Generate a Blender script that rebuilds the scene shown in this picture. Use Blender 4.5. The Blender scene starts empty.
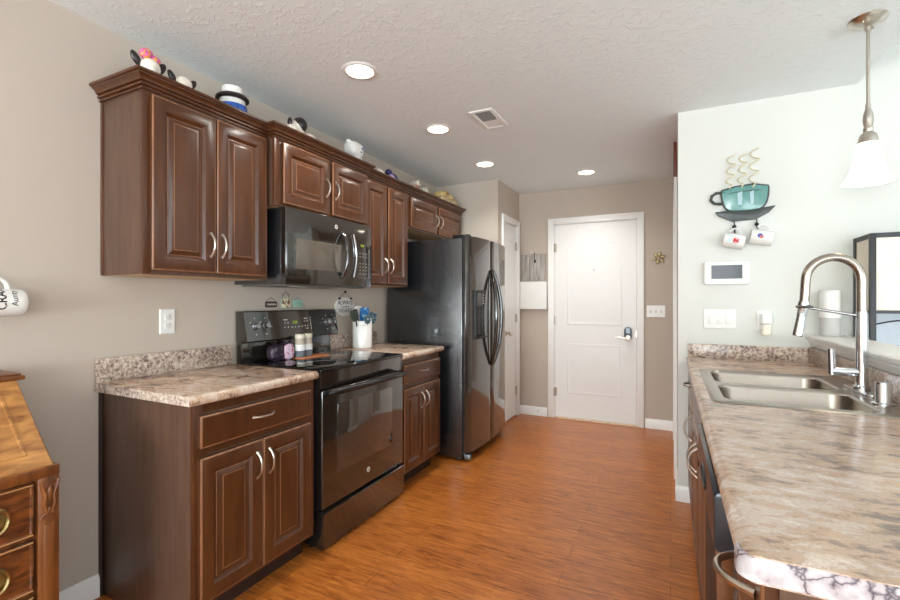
import bpy, bmesh, math, random
from mathutils import Vector, Matrix
R = math.radians
random.seed(7)
S = bpy.context.scene
C = S.collection

# ------------------------------------------------------------------ camera, world, exposure
cam_d = bpy.data.cameras.new('camera')
cam_d.sensor_width = 36.0
cam_d.lens = 449.75 / 900 * 36.0
cam_d.clip_start = 0.02
cam = bpy.data.objects.new('camera', cam_d)
C.objects.link(cam)
cam.location = (0, 0, 1.267)
cam.rotation_euler = (R(90), 0, 0.456)
S.camera = cam

world = bpy.data.worlds.new('world')
S.world = world
world.use_nodes = True
world.node_tree.nodes['Background'].inputs[0].default_value = (0.85, 0.93, 1.0, 1)
world.node_tree.nodes['Background'].inputs[1].default_value = 0.6
S.view_settings.view_transform = 'Standard'
S.view_settings.look = 'None'
S.view_settings.exposure = 0.09
S.view_settings.gamma = 1.0
S.view_settings.use_curve_mapping = False
WINDOW_POWER = 3.6        # daylight through the panes
DOWNLIGHT_POWER = 47.0    # each recessed lamp, watts
PENDANT_POWER = 0.9

# fill lamps added near the windows, tilted up to brighten the ceiling
def ground_light(name, loc, rot, w, h, power, col=(0.84, 0.96, 1.0)):
    ld = bpy.data.lights.new(name, 'AREA')
    ld.shape = 'RECTANGLE'; ld.size = w; ld.size_y = h; ld.energy = power; ld.color = col
    lo = bpy.data.objects.new(name, ld); C.objects.link(lo); lo.location = loc; lo.rotation_euler = rot
GROUND_POWER = 165.0
ground_light('window_daylight', (-0.85, -3.45, 1.3), (R(90 + 42), 0, 0), 1.5, 1.3, GROUND_POWER * 1.15)
ground_light('window_daylight', (2.6, -3.45, 1.2), (R(90 + 42), 0, 0), 2.0, 1.6, GROUND_POWER * 0.55)
ground_light('window_daylight', (4.05, -0.6, 1.4), (R(90 + 42), 0, R(90)), 3.4, 1.5, GROUND_POWER * 0.35)

# ------------------------------------------------------------------ materials
def lin(c):
    def f(v):
        v /= 255.0
        return v / 12.92 if v <= 0.04045 else ((v + 0.055) / 1.055) ** 2.4
    return (f(c[0]), f(c[1]), f(c[2]), 1.0)

def new_mat(name):
    m = bpy.data.materials.new(name)
    m.use_nodes = True
    nt = m.node_tree
    return m, nt, nt.nodes['Principled BSDF']

def plain(name, col, rough=0.5, metal=0.0, var=0.04, scale=30, bump=0.0, bscale=200, coat=0.0, spec=0.5, emit=None, estr=0):
    m, nt, b = new_mat(name)
    c = lin(col)
    tc = nt.nodes.new('ShaderNodeTexCoord')
    n = nt.nodes.new('ShaderNodeTexNoise'); n.inputs['Scale'].default_value = scale
    nt.links.new(tc.outputs['Object'], n.inputs['Vector'])
    r = nt.nodes.new('ShaderNodeValToRGB')
    r.color_ramp.elements[0].position = 0.3; r.color_ramp.elements[1].position = 0.7
    r.color_ramp.elements[0].color = tuple(max(0, x * (1 - var)) for x in c[:3]) + (1,)
    r.color_ramp.elements[1].color = tuple(min(1, x * (1 + var)) for x in c[:3]) + (1,)
    nt.links.new(n.outputs['Fac'], r.inputs['Fac'])
    nt.links.new(r.outputs['Color'], b.inputs['Base Color'])
    b.inputs['Roughness'].default_value = rough
    b.inputs['Metallic'].default_value = metal
    b.inputs['Coat Weight'].default_value = coat
    b.inputs['Specular IOR Level'].default_value = spec
    if bump:
        n2 = nt.nodes.new('ShaderNodeTexNoise'); n2.inputs['Scale'].default_value = bscale
        nt.links.new(tc.outputs['Object'], n2.inputs['Vector'])
        bp = nt.nodes.new('ShaderNodeBump'); bp.inputs['Strength'].default_value = bump
        bp.inputs['Distance'].default_value = 0.002
        nt.links.new(n2.outputs['Fac'], bp.inputs['Height'])
        nt.links.new(bp.outputs['Normal'], b.inputs['Normal'])
    if emit:
        b.inputs['Emission Color'].default_value = lin(emit)
        b.inputs['Emission Strength'].default_value = estr
    return m

def wood(name, dark, light, stretch=(14, 14, 1.2), rough=0.35, coat=0.15, scale=3.0):
    m, nt, b = new_mat(name)
    tc = nt.nodes.new('ShaderNodeTexCoord')
    mp = nt.nodes.new('ShaderNodeMapping'); mp.inputs['Scale'].default_value = stretch
    nt.links.new(tc.outputs['Object'], mp.inputs['Vector'])
    n = nt.nodes.new('ShaderNodeTexNoise'); n.inputs['Scale'].default_value = scale
    n.inputs['Detail'].default_value = 6; n.inputs['Distortion'].default_value = 0.6
    nt.links.new(mp.outputs['Vector'], n.inputs['Vector'])
    r = nt.nodes.new('ShaderNodeValToRGB')
    r.color_ramp.elements[0].position = 0.3; r.color_ramp.elements[1].position = 0.72
    r.color_ramp.elements[0].color = lin(dark); r.color_ramp.elements[1].color = lin(light)
    nt.links.new(n.outputs['Fac'], r.inputs['Fac'])
    nt.links.new(r.outputs['Color'], b.inputs['Base Color'])
    b.inputs['Roughness'].default_value = rough
    b.inputs['Coat Weight'].default_value = coat
    b.inputs['Coat Roughness'].default_value = 0.25
    return m

def laminate_stone(name):
    m, nt, b = new_mat(name)
    N = nt.nodes.new; L = nt.links.new
    tc = N('ShaderNodeTexCoord')
    mp = N('ShaderNodeMapping'); mp.inputs['Rotation'].default_value = (0, 0, R(-14)); mp.inputs['Scale'].default_value = (1.0, 1.9, 1.5)
    L(tc.outputs['Object'], mp.inputs['Vector'])
    n1 = N('ShaderNodeTexNoise'); n1.inputs['Scale'].default_value = 17; n1.inputs['Detail'].default_value = 12
    n1.inputs['Roughness'].default_value = 0.74; n1.inputs['Distortion'].default_value = 0.5
    L(mp.outputs['Vector'], n1.inputs['Vector'])
    n2 = N('ShaderNodeTexNoise'); n2.inputs['Scale'].default_value = 4.5; n2.inputs['Detail'].default_value = 4
    L(mp.outputs['Vector'], n2.inputs['Vector'])
    ma = N('ShaderNodeMath'); ma.operation = 'MULTIPLY_ADD'; ma.inputs[1].default_value = 0.55; ma.inputs[2].default_value = -0.275
    L(n2.outputs['Fac'], ma.inputs[0])
    ad = N('ShaderNodeMath'); ad.operation = 'ADD'
    L(n1.outputs['Fac'], ad.inputs[0]); L(ma.outputs[0], ad.inputs[1])
    r1 = N('ShaderNodeValToRGB'); e = r1.color_ramp.elements
    e[0].position = 0.28; e[0].color = lin((98, 80, 72))
    e[1].position = 0.74; e[1].color = lin((224, 212, 200))
    for p, c in ((0.38, (132, 109, 96)), (0.44, (166, 136, 114)), (0.49, (202, 170, 142)), (0.53, (172, 146, 127)), (0.575, (214, 194, 176)), (0.62, (188, 164, 146)), (0.67, (222, 208, 194))):
        x = e.new(p); x.color = lin(c)
    L(ad.outputs[0], r1.inputs['Fac'])
    L(r1.outputs['Color'], b.inputs['Base Color'])
    b.inputs['Roughness'].default_value = 0.2
    return m

def speckled_stone(name):
    m, nt, b = new_mat(name)
    N = nt.nodes.new; L = nt.links.new
    tc = N('ShaderNodeTexCoord')
    n1 = N('ShaderNodeTexNoise'); n1.inputs['Scale'].default_value = 70; n1.inputs['Detail'].default_value = 5
    n1.inputs['Roughness'].default_value = 0.6; n1.inputs['Distortion'].default_value = 0.5
    L(tc.outputs['Object'], n1.inputs['Vector'])
    r1 = N('ShaderNodeValToRGB'); e = r1.color_ramp.elements
    e[0].position = 0.30; e[0].color = lin((84, 72, 70)); e[1].position = 0.70; e[1].color = lin((226, 216, 204))
    for p, c in ((0.41, (136, 118, 110)), (0.48, (184, 160, 142)), (0.58, (206, 190, 174))):
        x = e.new(p); x.color = lin(c)
    n2 = N('ShaderNodeTexNoise'); n2.inputs['Scale'].default_value = 7
    L(tc.outputs['Object'], n2.inputs['Vector'])
    ma = N('ShaderNodeMath'); ma.operation = 'MULTIPLY_ADD'; ma.inputs[1].default_value = 0.45; ma.inputs[2].default_value = -0.22
    L(n2.outputs['Fac'], ma.inputs[0])
    ad = N('ShaderNodeMath'); ad.operation = 'ADD'
    L(n1.outputs['Fac'], ad.inputs[0]); L(ma.outputs[0], ad.inputs[1])
    L(ad.outputs[0], r1.inputs['Fac'])
    L(r1.outputs['Color'], b.inputs['Base Color'])
    b.inputs['Roughness'].default_value = 0.28
    return m

def marble_strip(name):
    m, nt, b = new_mat(name)
    N = nt.nodes.new; L = nt.links.new
    tc = N('ShaderNodeTexCoord')
    n0 = N('ShaderNodeTexNoise'); n0.inputs['Scale'].default_value = 18; n0.inputs['Detail'].default_value = 4
    L(tc.outputs['Object'], n0.inputs['Vector'])
    mxv = N('ShaderNodeMix'); mxv.data_type = 'RGBA'; mxv.inputs[0].default_value = 0.12
    L(tc.outputs['Object'], mxv.inputs[6]); L(n0.outputs['Color'], mxv.inputs[7])
    v = N('ShaderNodeTexVoronoi'); v.feature = 'DISTANCE_TO_EDGE'; v.inputs['Scale'].default_value = 13
    L(mxv.outputs[2], v.inputs['Vector'])
    r = N('ShaderNodeValToRGB'); e = r.color_ramp.elements
    e[0].position = 0.0; e[0].color = lin((70, 58, 66)); e[1].position = 0.3; e[1].color = lin((206, 206, 208))
    x = e.new(0.05); x.color = lin((170, 158, 158))
    L(v.outputs['Distance'], r.inputs['Fac'])
    L(r.outputs['Color'], b.inputs['Base Color'])
    b.inputs['Roughness'].default_value = 0.25
    return m

def plank_floor(name):
    m, nt, b = new_mat(name)
    N = nt.nodes.new; L = nt.links.new
    tc = N('ShaderNodeTexCoord')
    br = N('ShaderNodeTexBrick')
    br.offset = 0.37; br.inputs['Scale'].default_value = 1.0
    br.inputs['Brick Width'].default_value = 1.22; br.inputs['Row Height'].default_value = 0.125
    br.inputs['Mortar Size'].default_value = 0.0018; br.inputs['Mortar Smooth'].default_value = 0.2
    br.inputs['Bias'].default_value = 0.0
    br.inputs['Color1'].default_value = (0.42, 0.42, 0.42, 1); br.inputs['Color2'].default_value = (0.58, 0.58, 0.58, 1)
    br.inputs['Mortar'].default_value = (0.12, 0.12, 0.12, 1)
    L(tc.outputs['Object'], br.inputs['Vector'])
    mp = N('ShaderNodeMapping'); mp.inputs['Scale'].default_value = (1.9, 16, 1)
    L(tc.outputs['Object'], mp.inputs['Vector'])
    n = N('ShaderNodeTexNoise'); n.inputs['Scale'].default_value = 3.5; n.inputs['Detail'].default_value = 7
    n.inputs['Roughness'].default_value = 0.66; n.inputs['Distortion'].default_value = 0.7
    L(mp.outputs['Vector'], n.inputs['Vector'])
    mx = N('ShaderNodeMix'); mx.data_type = 'RGBA'; mx.inputs[0].default_value = 0.35
    L(n.outputs['Fac'], mx.inputs[6]); L(br.outputs['Color'], mx.inputs[7])
    r = N('ShaderNodeValToRGB'); e = r.color_ramp.elements
    e[0].position = 0.2; e[0].color = lin((70, 28, 10)); e[1].position = 0.75; e[1].color = lin((210, 138, 66))
    for p, c in ((0.36, (122, 64, 24)), (0.45, (160, 88, 33)), (0.56, (190, 113, 46))):
        x = e.new(p); x.color = lin(c)
    L(mx.outputs[2], r.inputs['Fac'])
    L(r.outputs['Color'], b.inputs['Base Color'])
    n2 = N('ShaderNodeMath'); n2.operation = 'MULTIPLY_ADD'; n2.inputs[1].default_value = 0.12; n2.inputs[2].default_value = 0.24
    L(n.outputs['Fac'], n2.inputs[0]); L(n2.outputs[0], b.inputs['Roughness'])
    bp = N('ShaderNodeBump'); bp.inputs['Strength'].default_value = 0.12; bp.inputs['Distance'].default_value = 0.002
    L(mx.outputs[2], bp.inputs['Height']); L(bp.outputs['Normal'], b.inputs['Normal'])
    return m

def knockdown(name, col):
    m, nt, b = new_mat(name)
    N = nt.nodes.new; L = nt.links.new
    tc = N('ShaderNodeTexCoord')
    n = N('ShaderNodeTexNoise'); n.inputs['Scale'].default_value = 30; n.inputs['Detail'].default_value = 6
    n.inputs['Distortion'].default_value = 0.8
    L(tc.outputs['Object'], n.inputs['Vector'])
    r = N('ShaderNodeValToRGB'); e = r.color_ramp.elements
    e[0].position = 0.52; e[0].color = (0, 0, 0, 1); e[1].position = 0.60; e[1].color = (1, 1, 1, 1)
    L(n.outputs['Fac'], r.inputs['Fac'])
    bp = N('ShaderNodeBump'); bp.inputs['Strength'].default_value = 0.5; bp.inputs['Distance'].default_value = 0.003
    L(r.outputs['Color'], bp.inputs['Height']); L(bp.outputs['Normal'], b.inputs['Normal'])
    b.inputs['Base Color'].default_value = lin(col)
    b.inputs['Roughness'].default_value = 0.85
    return m

def emission(name, col, s):
    m, nt, b = new_mat(name)
    b.inputs['Base Color'].default_value = lin(col)
    b.inputs['Emission Color'].default_value = lin(col)
    b.inputs['Emission Strength'].default_value = s
    return m

def spotted(name, base, spot, scale=24, thr=0.45):
    m, nt, b = new_mat(name)
    N = nt.nodes.new; L = nt.links.new
    tc = N('ShaderNodeTexCoord')
    n = N('ShaderNodeTexNoise'); n.inputs['Scale'].default_value = scale; n.inputs['Detail'].default_value = 1
    L(tc.outputs['Object'], n.inputs['Vector'])
    r = N('ShaderNodeValToRGB'); e = r.color_ramp.elements
    e[0].position = thr; e[0].color = lin(base); e[1].position = thr + 0.04; e[1].color = lin(spot)
    L(n.outputs['Fac'], r.inputs['Fac']); L(r.outputs['Color'], b.inputs['Base Color'])
    b.inputs['Roughness'].default_value = 0.35
    return m

M = {}
M['wall'] = plain('warm_greige_paint', (192, 179, 165), 0.8, var=0.015, scale=2, bump=0.05, bscale=300)
M['wall_white'] = plain('soft_white_paint', (219, 219, 212), 0.8, var=0.012, scale=2, bump=0.05, bscale=300)
M['ceil'] = knockdown('knockdown_ceiling_paint', (238, 242, 242))
M['trim'] = plain('white_trim_paint', (240, 238, 234), 0.35, var=0.01)
M['door'] = plain('white_door_paint', (238, 237, 234), 0.38, var=0.01)
M['floor'] = plank_floor('orange_laminate_planks')
M['cab'] = wood('dark_cherry_wood', (69, 37, 17), (90, 51, 25), stretch=(9, 9, 1.0), rough=0.3, coat=0.22)
M['cab_edge'] = wood('rubbed_edge_wood', (120, 80, 54), (158, 112, 80), rough=0.3, coat=0.3)  # lighter tone that paints in the light caught by door edges
M['cab_side'] = wood('cabinet_side_veneer', (80, 56, 43), (100, 74, 58), rough=0.4, coat=0.1)
M['cab_in'] = wood('cabinet_underside_maple', (196, 160, 112), (214, 180, 134), rough=0.5, coat=0)
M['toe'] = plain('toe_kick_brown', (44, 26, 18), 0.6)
M['stone'] = laminate_stone('brown_stone_laminate')
M['speck'] = speckled_stone('speckled_stone_laminate')
M['marble'] = marble_strip('veined_edge_laminate')
M['nickel'] = plain('brushed_nickel', (200, 192, 180), 0.28, 1.0, var=0.03)
M['chrome'] = plain('polished_chrome', (220, 222, 226), 0.1, 1.0, var=0.01)
M['steel'] = plain('brushed_stainless', (168, 160, 150), 0.24, 1.0, var=0.03, scale=60)
M['spring'] = plain('brushed_spring_steel', (170, 160, 148), 0.25, 1.0, var=0.03)
M['black_gloss'] = plain('gloss_black_enamel', (34, 29, 25), 0.1, var=0.05, coat=0.6, spec=1.0)
M['black_glass'] = plain('black_ceramic_glass', (8, 8, 9), 0.03, var=0.02, spec=0.7)
M['oven_glass'] = plain('smoked_oven_glass', (58, 50, 44), 0.06, var=0.02, spec=1.0, coat=0.6)
M['black_tex'] = plain('textured_black_steel', (24, 27, 30), 0.24, var=0.1, bump=0.35, bscale=260, spec=1.0, coat=0.7)
M['black_door'] = plain('gloss_black_steel', (48, 45, 42), 0.15, var=0.03, spec=1.0, coat=1.0)
M['black_plastic'] = plain('black_plastic', (17, 17, 18), 0.35)
M['gasket'] = plain('dark_rubber', (20, 21, 23), 0.7)
M['white_gloss'] = plain('white_glazed_ceramic', (238, 236, 230), 0.15, var=0.01, coat=0.3)
M['white_plastic'] = plain('white_plastic', (236, 234, 229), 0.35, var=0.01)
M['white_shadow'] = plain('pale_grey_plastic', (190, 190, 188), 0.5)  # flat pale grey for the switch surrounds
M['mark'] = plain('pale_print', (205, 200, 190), 0.5)
M['mark_dim'] = plain('grey_print', (130, 126, 120), 0.5)
M['ink'] = plain('black_print', (28, 26, 26), 0.5)
M['grey_screen'] = plain('grey_screen', (94, 100, 104), 0.12, var=0.05)
M['green_led'] = emission('green_display', (160, 190, 40), 0.55)
M['lamp'] = emission('lit_lamp_lens', (255, 240, 214), 9.0)
M['shade'] = plain('opal_glass', (250, 246, 236), 0.25, emit=(255, 244, 222), estr=1.6)
M['pane'] = emission('daylit_pane', (240, 244, 255), WINDOW_POWER)
M['pane_far'] = emission('shaded_window_pane', (240, 244, 255), WINDOW_POWER * 0.6)
M['desk'] = wood('honey_oak', (118, 66, 24), (198, 140, 74), stretch=(5, 1.4, 5), rough=0.3, coat=0.3, scale=7)
M['desk_dark'] = wood('flame_mahogany', (54, 26, 12), (134, 74, 32), stretch=(3, 2.2, 8), rough=0.3, coat=0.3, scale=6)
M['desk_post'] = wood('brown_oak_post', (88, 46, 18), (134, 78, 34), rough=0.35, coat=0.2)
M['brass'] = plain('aged_brass', (168, 150, 104), 0.35, 1.0, var=0.15)
M['teal'] = plain('teal_enamel', (98, 150, 143), 0.25, var=0.1, coat=0.3)
M['teal_dark'] = plain('dark_bronze_enamel', (56, 62, 60), 0.35, var=0.2)
M['cream_wire'] = plain('cream_painted_wire', (222, 212, 180), 0.4)
M['black_iron'] = plain('black_iron', (36, 36, 38), 0.45)
M['cream_panel'] = plain('cream_fabric_panel', (232, 222, 204), 0.8)
M['blue_panel'] = plain('pale_blue_panel', (198, 206, 214), 0.6)
M['speaker_mesh'] = plain('grey_mesh_fabric', (196, 194, 190), 0.8, var=0.1, scale=300)
M['cow'] = plain('cream_glazed_figurine', (238, 228, 212), 0.3, var=0.03)
M['figure_black'] = plain('black_glaze', (38, 30, 30), 0.3)
M['pink'] = spotted('pink_floral_glaze', (214, 90, 160), (236, 158, 62), 90, 0.5)
M['blue'] = plain('cobalt_glaze', (44, 92, 176), 0.25, var=0.15)
M['navy'] = plain('navy_glaze', (44, 50, 96), 0.3, var=0.2)
M['lilac'] = plain('lilac_glaze', (186, 160, 214), 0.35)
M['amber'] = plain('amber_glaze', (190, 130, 60), 0.35)
M['tan_mix'] = spotted('tan_painted_ceramic', (226, 208, 170), (160, 112, 66), 70, 0.5)
M['red_mix'] = spotted('red_painted_ceramic', (226, 206, 190), (178, 96, 66), 80, 0.5)
M['plum'] = spotted('plum_patterned_cloth', (46, 32, 46), (104, 86, 104), 60, 0.58)
M['swirl'] = spotted('pink_swirl_cloth', (228, 200, 216), (186, 58, 104), 60, 0.56)
M['orange'] = plain('terracotta_mat', (206, 128, 84), 0.6)
M['jar_glass'] = plain('grey_green_glass', (104, 112, 116), 0.12, var=0.2)
M['sage'] = plain('dark_sage_silicone', (54, 62, 52), 0.5)
M['utensil_blue'] = spotted('blue_patterned_silicone', (40, 112, 176), (150, 196, 214), 40, 0.56)
M['utensil_teal'] = spotted('teal_patterned_silicone', (66, 92, 104), (170, 190, 190), 50, 0.55)
M['weathered'] = wood('weathered_grey_plank', (138, 130, 122), (190, 184, 176), stretch=(18, 5, 2), rough=0.7, coat=0)
M['bronze'] = plain('bronze_metal', (196, 180, 140), 0.35, 1.0, var=0.2)
M['mint'] = plain('mint_paint', (160, 196, 178), 0.6)
M['brown_sign'] = plain('dark_brown_paint', (74, 54, 48), 0.6)
M['coffee'] = spotted('coffee_painted_sign', (232, 218, 188), (120, 76, 50), 55, 0.52)
M['red_ink'] = plain('red_print', (196, 36, 44), 0.4)
M['sky_ink'] = plain('pale_blue_print', (186, 214, 226), 0.4)
M['blue_ink'] = plain('blue_print', (70, 84, 160), 0.4)
M['orange_ink'] = plain('orange_print', (226, 106, 50), 0.4)
M['redwood'] = plain('red_brown_wood', (116, 58, 40), 0.5)

# ------------------------------------------------------------------ mesh builder
class MB:
    def __init__(self):
        self.bm = bmesh.new()
    def _merge(self, t):
        me = bpy.data.meshes.new('tmp')
        t.to_mesh(me); t.free()
        self.bm.from_mesh(me)
        bpy.data.meshes.remove(me)
        return self
    def box(self, x0, x1, y0, y1, z0, z1, bev=0.0, seg=2):
        t = bmesh.new()
        bmesh.ops.create_cube(t, size=1)
        for v in t.verts:
            v.co = ((x0 + x1) / 2 + v.co.x * (x1 - x0), (y0 + y1) / 2 + v.co.y * (y1 - y0), (z0 + z1) / 2 + v.co.z * (z1 - z0))
        if bev:
            bmesh.ops.bevel(t, geom=t.edges[:], offset=bev, segments=seg, profile=0.5, affect='EDGES')
        return self._merge(t)
    def prism(self, poly, axis, a, b, bev=0.0, seg=2):
        """poly: 2D points in the two axes other than `axis` (cyclic order x,y,z), extruded from a to b"""
        t = bmesh.new()
        def P(p, w):
            return {'x': (w, p[0], p[1]), 'y': (p[0], w, p[1]), 'z': (p[0], p[1], w)}[axis]
        A = [t.verts.new(P(p, a)) for p in poly]
        B = [t.verts.new(P(p, b)) for p in poly]
        n = len(poly)
        ca = t.faces.new(A); cb = t.faces.new(B[::-1])
        for i in range(n):
            t.faces.new((A[i], B[i], B[(i + 1) % n], A[(i + 1) % n]))
        bmesh.ops.recalc_face_normals(t, faces=t.faces[:])
        if bev:
            es = list({e for f in (ca, cb) for e in f.edges})
            bmesh.ops.bevel(t, geom=es, offset=bev, segments=seg, profile=0.5, affect='EDGES')
        return self._merge(t)
    def tube(self, pts, r, n=10, cap=True, closed=False):
        t = bmesh.new()
        pts = [Vector(p) for p in pts]
        rs = r if isinstance(r, (list, tuple)) else [r] * len(pts)
        rings = []
        up = None
        N = len(pts)
        for i, p in enumerate(pts):
            if closed:
                d = (pts[(i + 1) % N] - pts[i - 1]).normalized()
            else:
                d = (pts[min(i + 1, N - 1)] - pts[max(i - 1, 0)]).normalized()
            if up is None:
                up = Vector((0, 0, 1)) if abs(d.z) < 0.9 else Vector((1, 0, 0))
            u = (up - d * up.dot(d)).normalized(); w = d.cross(u); up = u
            rings.append([t.verts.new(p + (u * math.cos(2 * math.pi * k / n) + w * math.sin(2 * math.pi * k / n)) * rs[i]) for k in range(n)])
        rng = range(N) if closed else range(N - 1)
        for i in rng:
            a, b2 = rings[i], rings[(i + 1) % N]
            for k in range(n):
                t.faces.new((a[k], a[(k + 1) % n], b2[(k + 1) % n], b2[k]))
        if cap and not closed:
            t.faces.new(rings[0][::-1]); t.faces.new(rings[-1])
        bmesh.ops.recalc_face_normals(t, faces=t.faces[:])
        return self._merge(t)
    def lathe(self, prof, c, axis='z', n=28, mat=None):
        """prof: (radius, height) pairs, turned about `axis` through c"""
        t = bmesh.new()
        rings = []
        def P(r, hgt, a):
            x, y = r * math.cos(a), r * math.sin(a)
            v = {'z': Vector((x, y, hgt)), 'x': Vector((hgt, x, y)), 'y': Vector((y, hgt, x))}[axis]
            if mat is not None: v = mat @ v
            return v + Vector(c)
        for r, hgt in prof:
            if r < 1e-6:
                rings.append([t.verts.new(P(0, hgt, 0))])
            else:
                rings.append([t.verts.new(P(r, hgt, 2 * math.pi * k / n)) for k in range(n)])
        for a, b2 in zip(rings[:-1], rings[1:]):
            if len(a) == 1 and len(b2) == 1: continue
            for k in range(n):
                k2 = (k + 1) % n
                if len(a) == 1: t.faces.new((a[0], b2[k], b2[k2]))
                elif len(b2) == 1: t.faces.new((a[k], b2[0], a[k2]))
                else: t.faces.new((a[k], b2[k], b2[k2], a[k2]))
        for rr in (rings[0], rings[-1]):
            if len(rr) > 1: t.faces.new(rr)
        bmesh.ops.recalc_face_normals(t, faces=t.faces[:])
        return self._merge(t)
    def ball(self, c, r, rot=None, u=16, v=10):
        t = bmesh.new()
        bmesh.ops.create_uvsphere(t, u_segments=u, v_segments=v, radius=1)
        r = (r, r, r) if not isinstance(r, (list, tuple)) else r
        for q in t.verts:
            p = Vector((q.co.x * r[0], q.co.y * r[1], q.co.z * r[2]))
            if rot is not None: p = rot @ p
            q.co = p + Vector(c)
        return self._merge(t)
    def loops(self, o, u, v, n, rings, fill=True, worn=()):
        """rings: list of (list of 2D points, depth) joined in order; flat panel relief"""
        t = bmesh.new()
        o, u, v, n = Vector(o), Vector(u), Vector(v), Vector(n)
        rr = [[t.verts.new(o + u * p[0] + v * p[1] + n * d) for p in pts] for pts, d in rings]
        k = len(rr[0])
        for j, (a, b2) in enumerate(zip(rr[:-1], rr[1:])):
            for i in range(k):
                f = t.faces.new((a[i], a[(i + 1) % k], b2[(i + 1) % k], b2[i]))
                if j in worn: f.material_index = 1
        if fill: t.faces.new(rr[-1])
        t.faces.new(rr[0][::-1])
        bmesh.ops.recalc_face_normals(t, faces=t.faces[:])
        return self._merge(t)
    second = None
    def build(self, name, mat, parent=None, origin=None, sharp=35):
        me = bpy.data.meshes.new(name)
        off = Vector((0, 0, 0))
        if parent is not None: off = Vector(parent['_o'])
        elif origin is not None: off = Vector(origin)
        for q in self.bm.verts: q.co -= off
        self.bm.to_mesh(me); self.bm.free()
        for p in me.polygons: p.use_smooth = True
        me.set_sharp_from_angle(angle=R(sharp))
        me.materials.append(M[mat] if isinstance(mat, str) else mat)
        if self.second: me.materials.append(M[self.second])
        o = bpy.data.objects.new(name, me)
        C.objects.link(o)
        if parent is not None:
            o.parent = parent
            o['_o'] = list(off)
        else:
            o.location = off
            o['_o'] = list(off)
        return o

def tag(o, label=None, cat=None, group=None, kind=None):
    if label: o['label'] = label
    if cat: o['category'] = cat
    if group: o['group'] = group
    if kind: o['kind'] = kind
    return o
def thing(name, label, cat, loc, group=None):
    o = bpy.data.objects.new(name, None)
    o.empty_display_size = 0.05
    C.objects.link(o)
    o.location = loc; o['_o'] = list(loc)
    return tag(o, label, cat, group)
def struct(name, mb, mat, origin=None, sharp=35):
    return tag(mb.build(name, mat, origin=origin, sharp=sharp), kind='structure')
def children(o): return [c for c in bpy.data.objects if c.parent == o]
def copy_tree(o, dx, dy, dz, label=None, parent=None):
    c = o.copy(); C.objects.link(c)
    if parent is None:
        c.location = Vector(o.location) + Vector((dx, dy, dz))
        c['_o'] = list(c.location)
        if label: c['label'] = label
    else:
        c.parent = parent; c['_o'] = parent['_o']
    for ch in children(o): copy_tree(ch, 0, 0, 0, None, c)
    return c
def arc_pts(p0, p1, n, out, k=9, power=2.6):
    """a bow from p0 to p1 standing off along n"""
    p0, p1, n = Vector(p0), Vector(p1), Vector(n)
    r = []
    for i in range(k):
        t = i / (k - 1)
        r.append(p0.lerp(p1, t) + n * out * (1 - abs(2 * t - 1) ** power))
    return r
def pull(name, parent, p0, p1, n, out=0.03, r=0.0048, mat='nickel', label=None):
    mb = MB()
    rs = [r * 1.5] + [r * 1.05] + [r] * 9 + [r * 1.05] + [r * 1.5]
    mb.tube(arc_pts(p0, p1, n, out, 13), rs, 10)
    o = mb.build(name, mat, parent)
    if label: o['label'] = label
    return o
def rect(w, h, i):
    return [(i, i), (w - i, i), (w - i, h - i), (i, h - i)]
def raised_panel(o, u, v, n, w, h, rail=0.055, th=0.02, flat=False):
    mb = MB()
    L = [(rect(w, h, 0), 0), (rect(w, h, 0), th - 0.004), (rect(w, h, 0.006), th)]
    if flat:
        L += [(rect(w, h, 0.014), th)]
    else:
        L += [(rect(w, h, rail), th), (rect(w, h, rail + 0.004), th - 0.003), (rect(w, h, rail + 0.011), th - 0.012),
              (rect(w, h, rail + 0.015), th - 0.012), (rect(w, h, rail + 0.018), th - 0.0105), (rect(w, h, rail + 0.036), th - 0.001), (rect(w, h, rail + 0.039), th - 0.0005)]
    mb.second = 'cab_edge'   # lighter brown painted in as highlights on chamfers and panel crests
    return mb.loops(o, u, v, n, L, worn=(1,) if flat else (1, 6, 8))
def text(name, s, size, loc, rot, mat, parent, depth=0.0006, bold=0.0):
    cu = bpy.data.curves.new(name, 'FONT')
    cu.body = s; cu.size = size; cu.align_x = 'CENTER'; cu.align_y = 'CENTER'
    cu.extrude = depth; cu.offset = bold
    t = bpy.data.objects.new(name, cu); C.objects.link(t)
    bpy.context.view_layer.update()
    dg = bpy.context.evaluated_depsgraph_get()
    me = bpy.data.meshes.new_from_object(t.evaluated_get(dg))
    bpy.data.objects.remove(t)
    off = Vector(parent['_o'])
    me.transform(Matrix.Translation(Vector(loc) - off) @ rot.to_4x4())
    me.materials.clear(); me.materials.append(M[mat])
    me.name = name
    o = bpy.data.objects.new(name, me); C.objects.link(o); o.parent = parent; o['_o'] = list(off)
    return o
def basis(right, up):
    r, u = Vector(right).normalized(), Vector(up).normalized()
    n = r.cross(u)
    return Matrix((r, u, n)).transposed()

X, Y, Z = Vector((1, 0, 0)), Vector((0, 1, 0)), Vector((0, 0, 1))
W = -2.203          # face of the left wall
H = 2.45            # kitchen ceiling
YB = 4.86           # face of the wall at the end of the hall
XH = 0.042          # face of the hallway's right side
YT = 3.188          # face of the white wall with the thermostat
XP, YP = -1.52, 4.168   # pantry corner
XE = 4.2            # far side of the living area
YR = -3.6           # wall behind the camera
HV = 3.2            # higher living room ceiling

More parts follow.
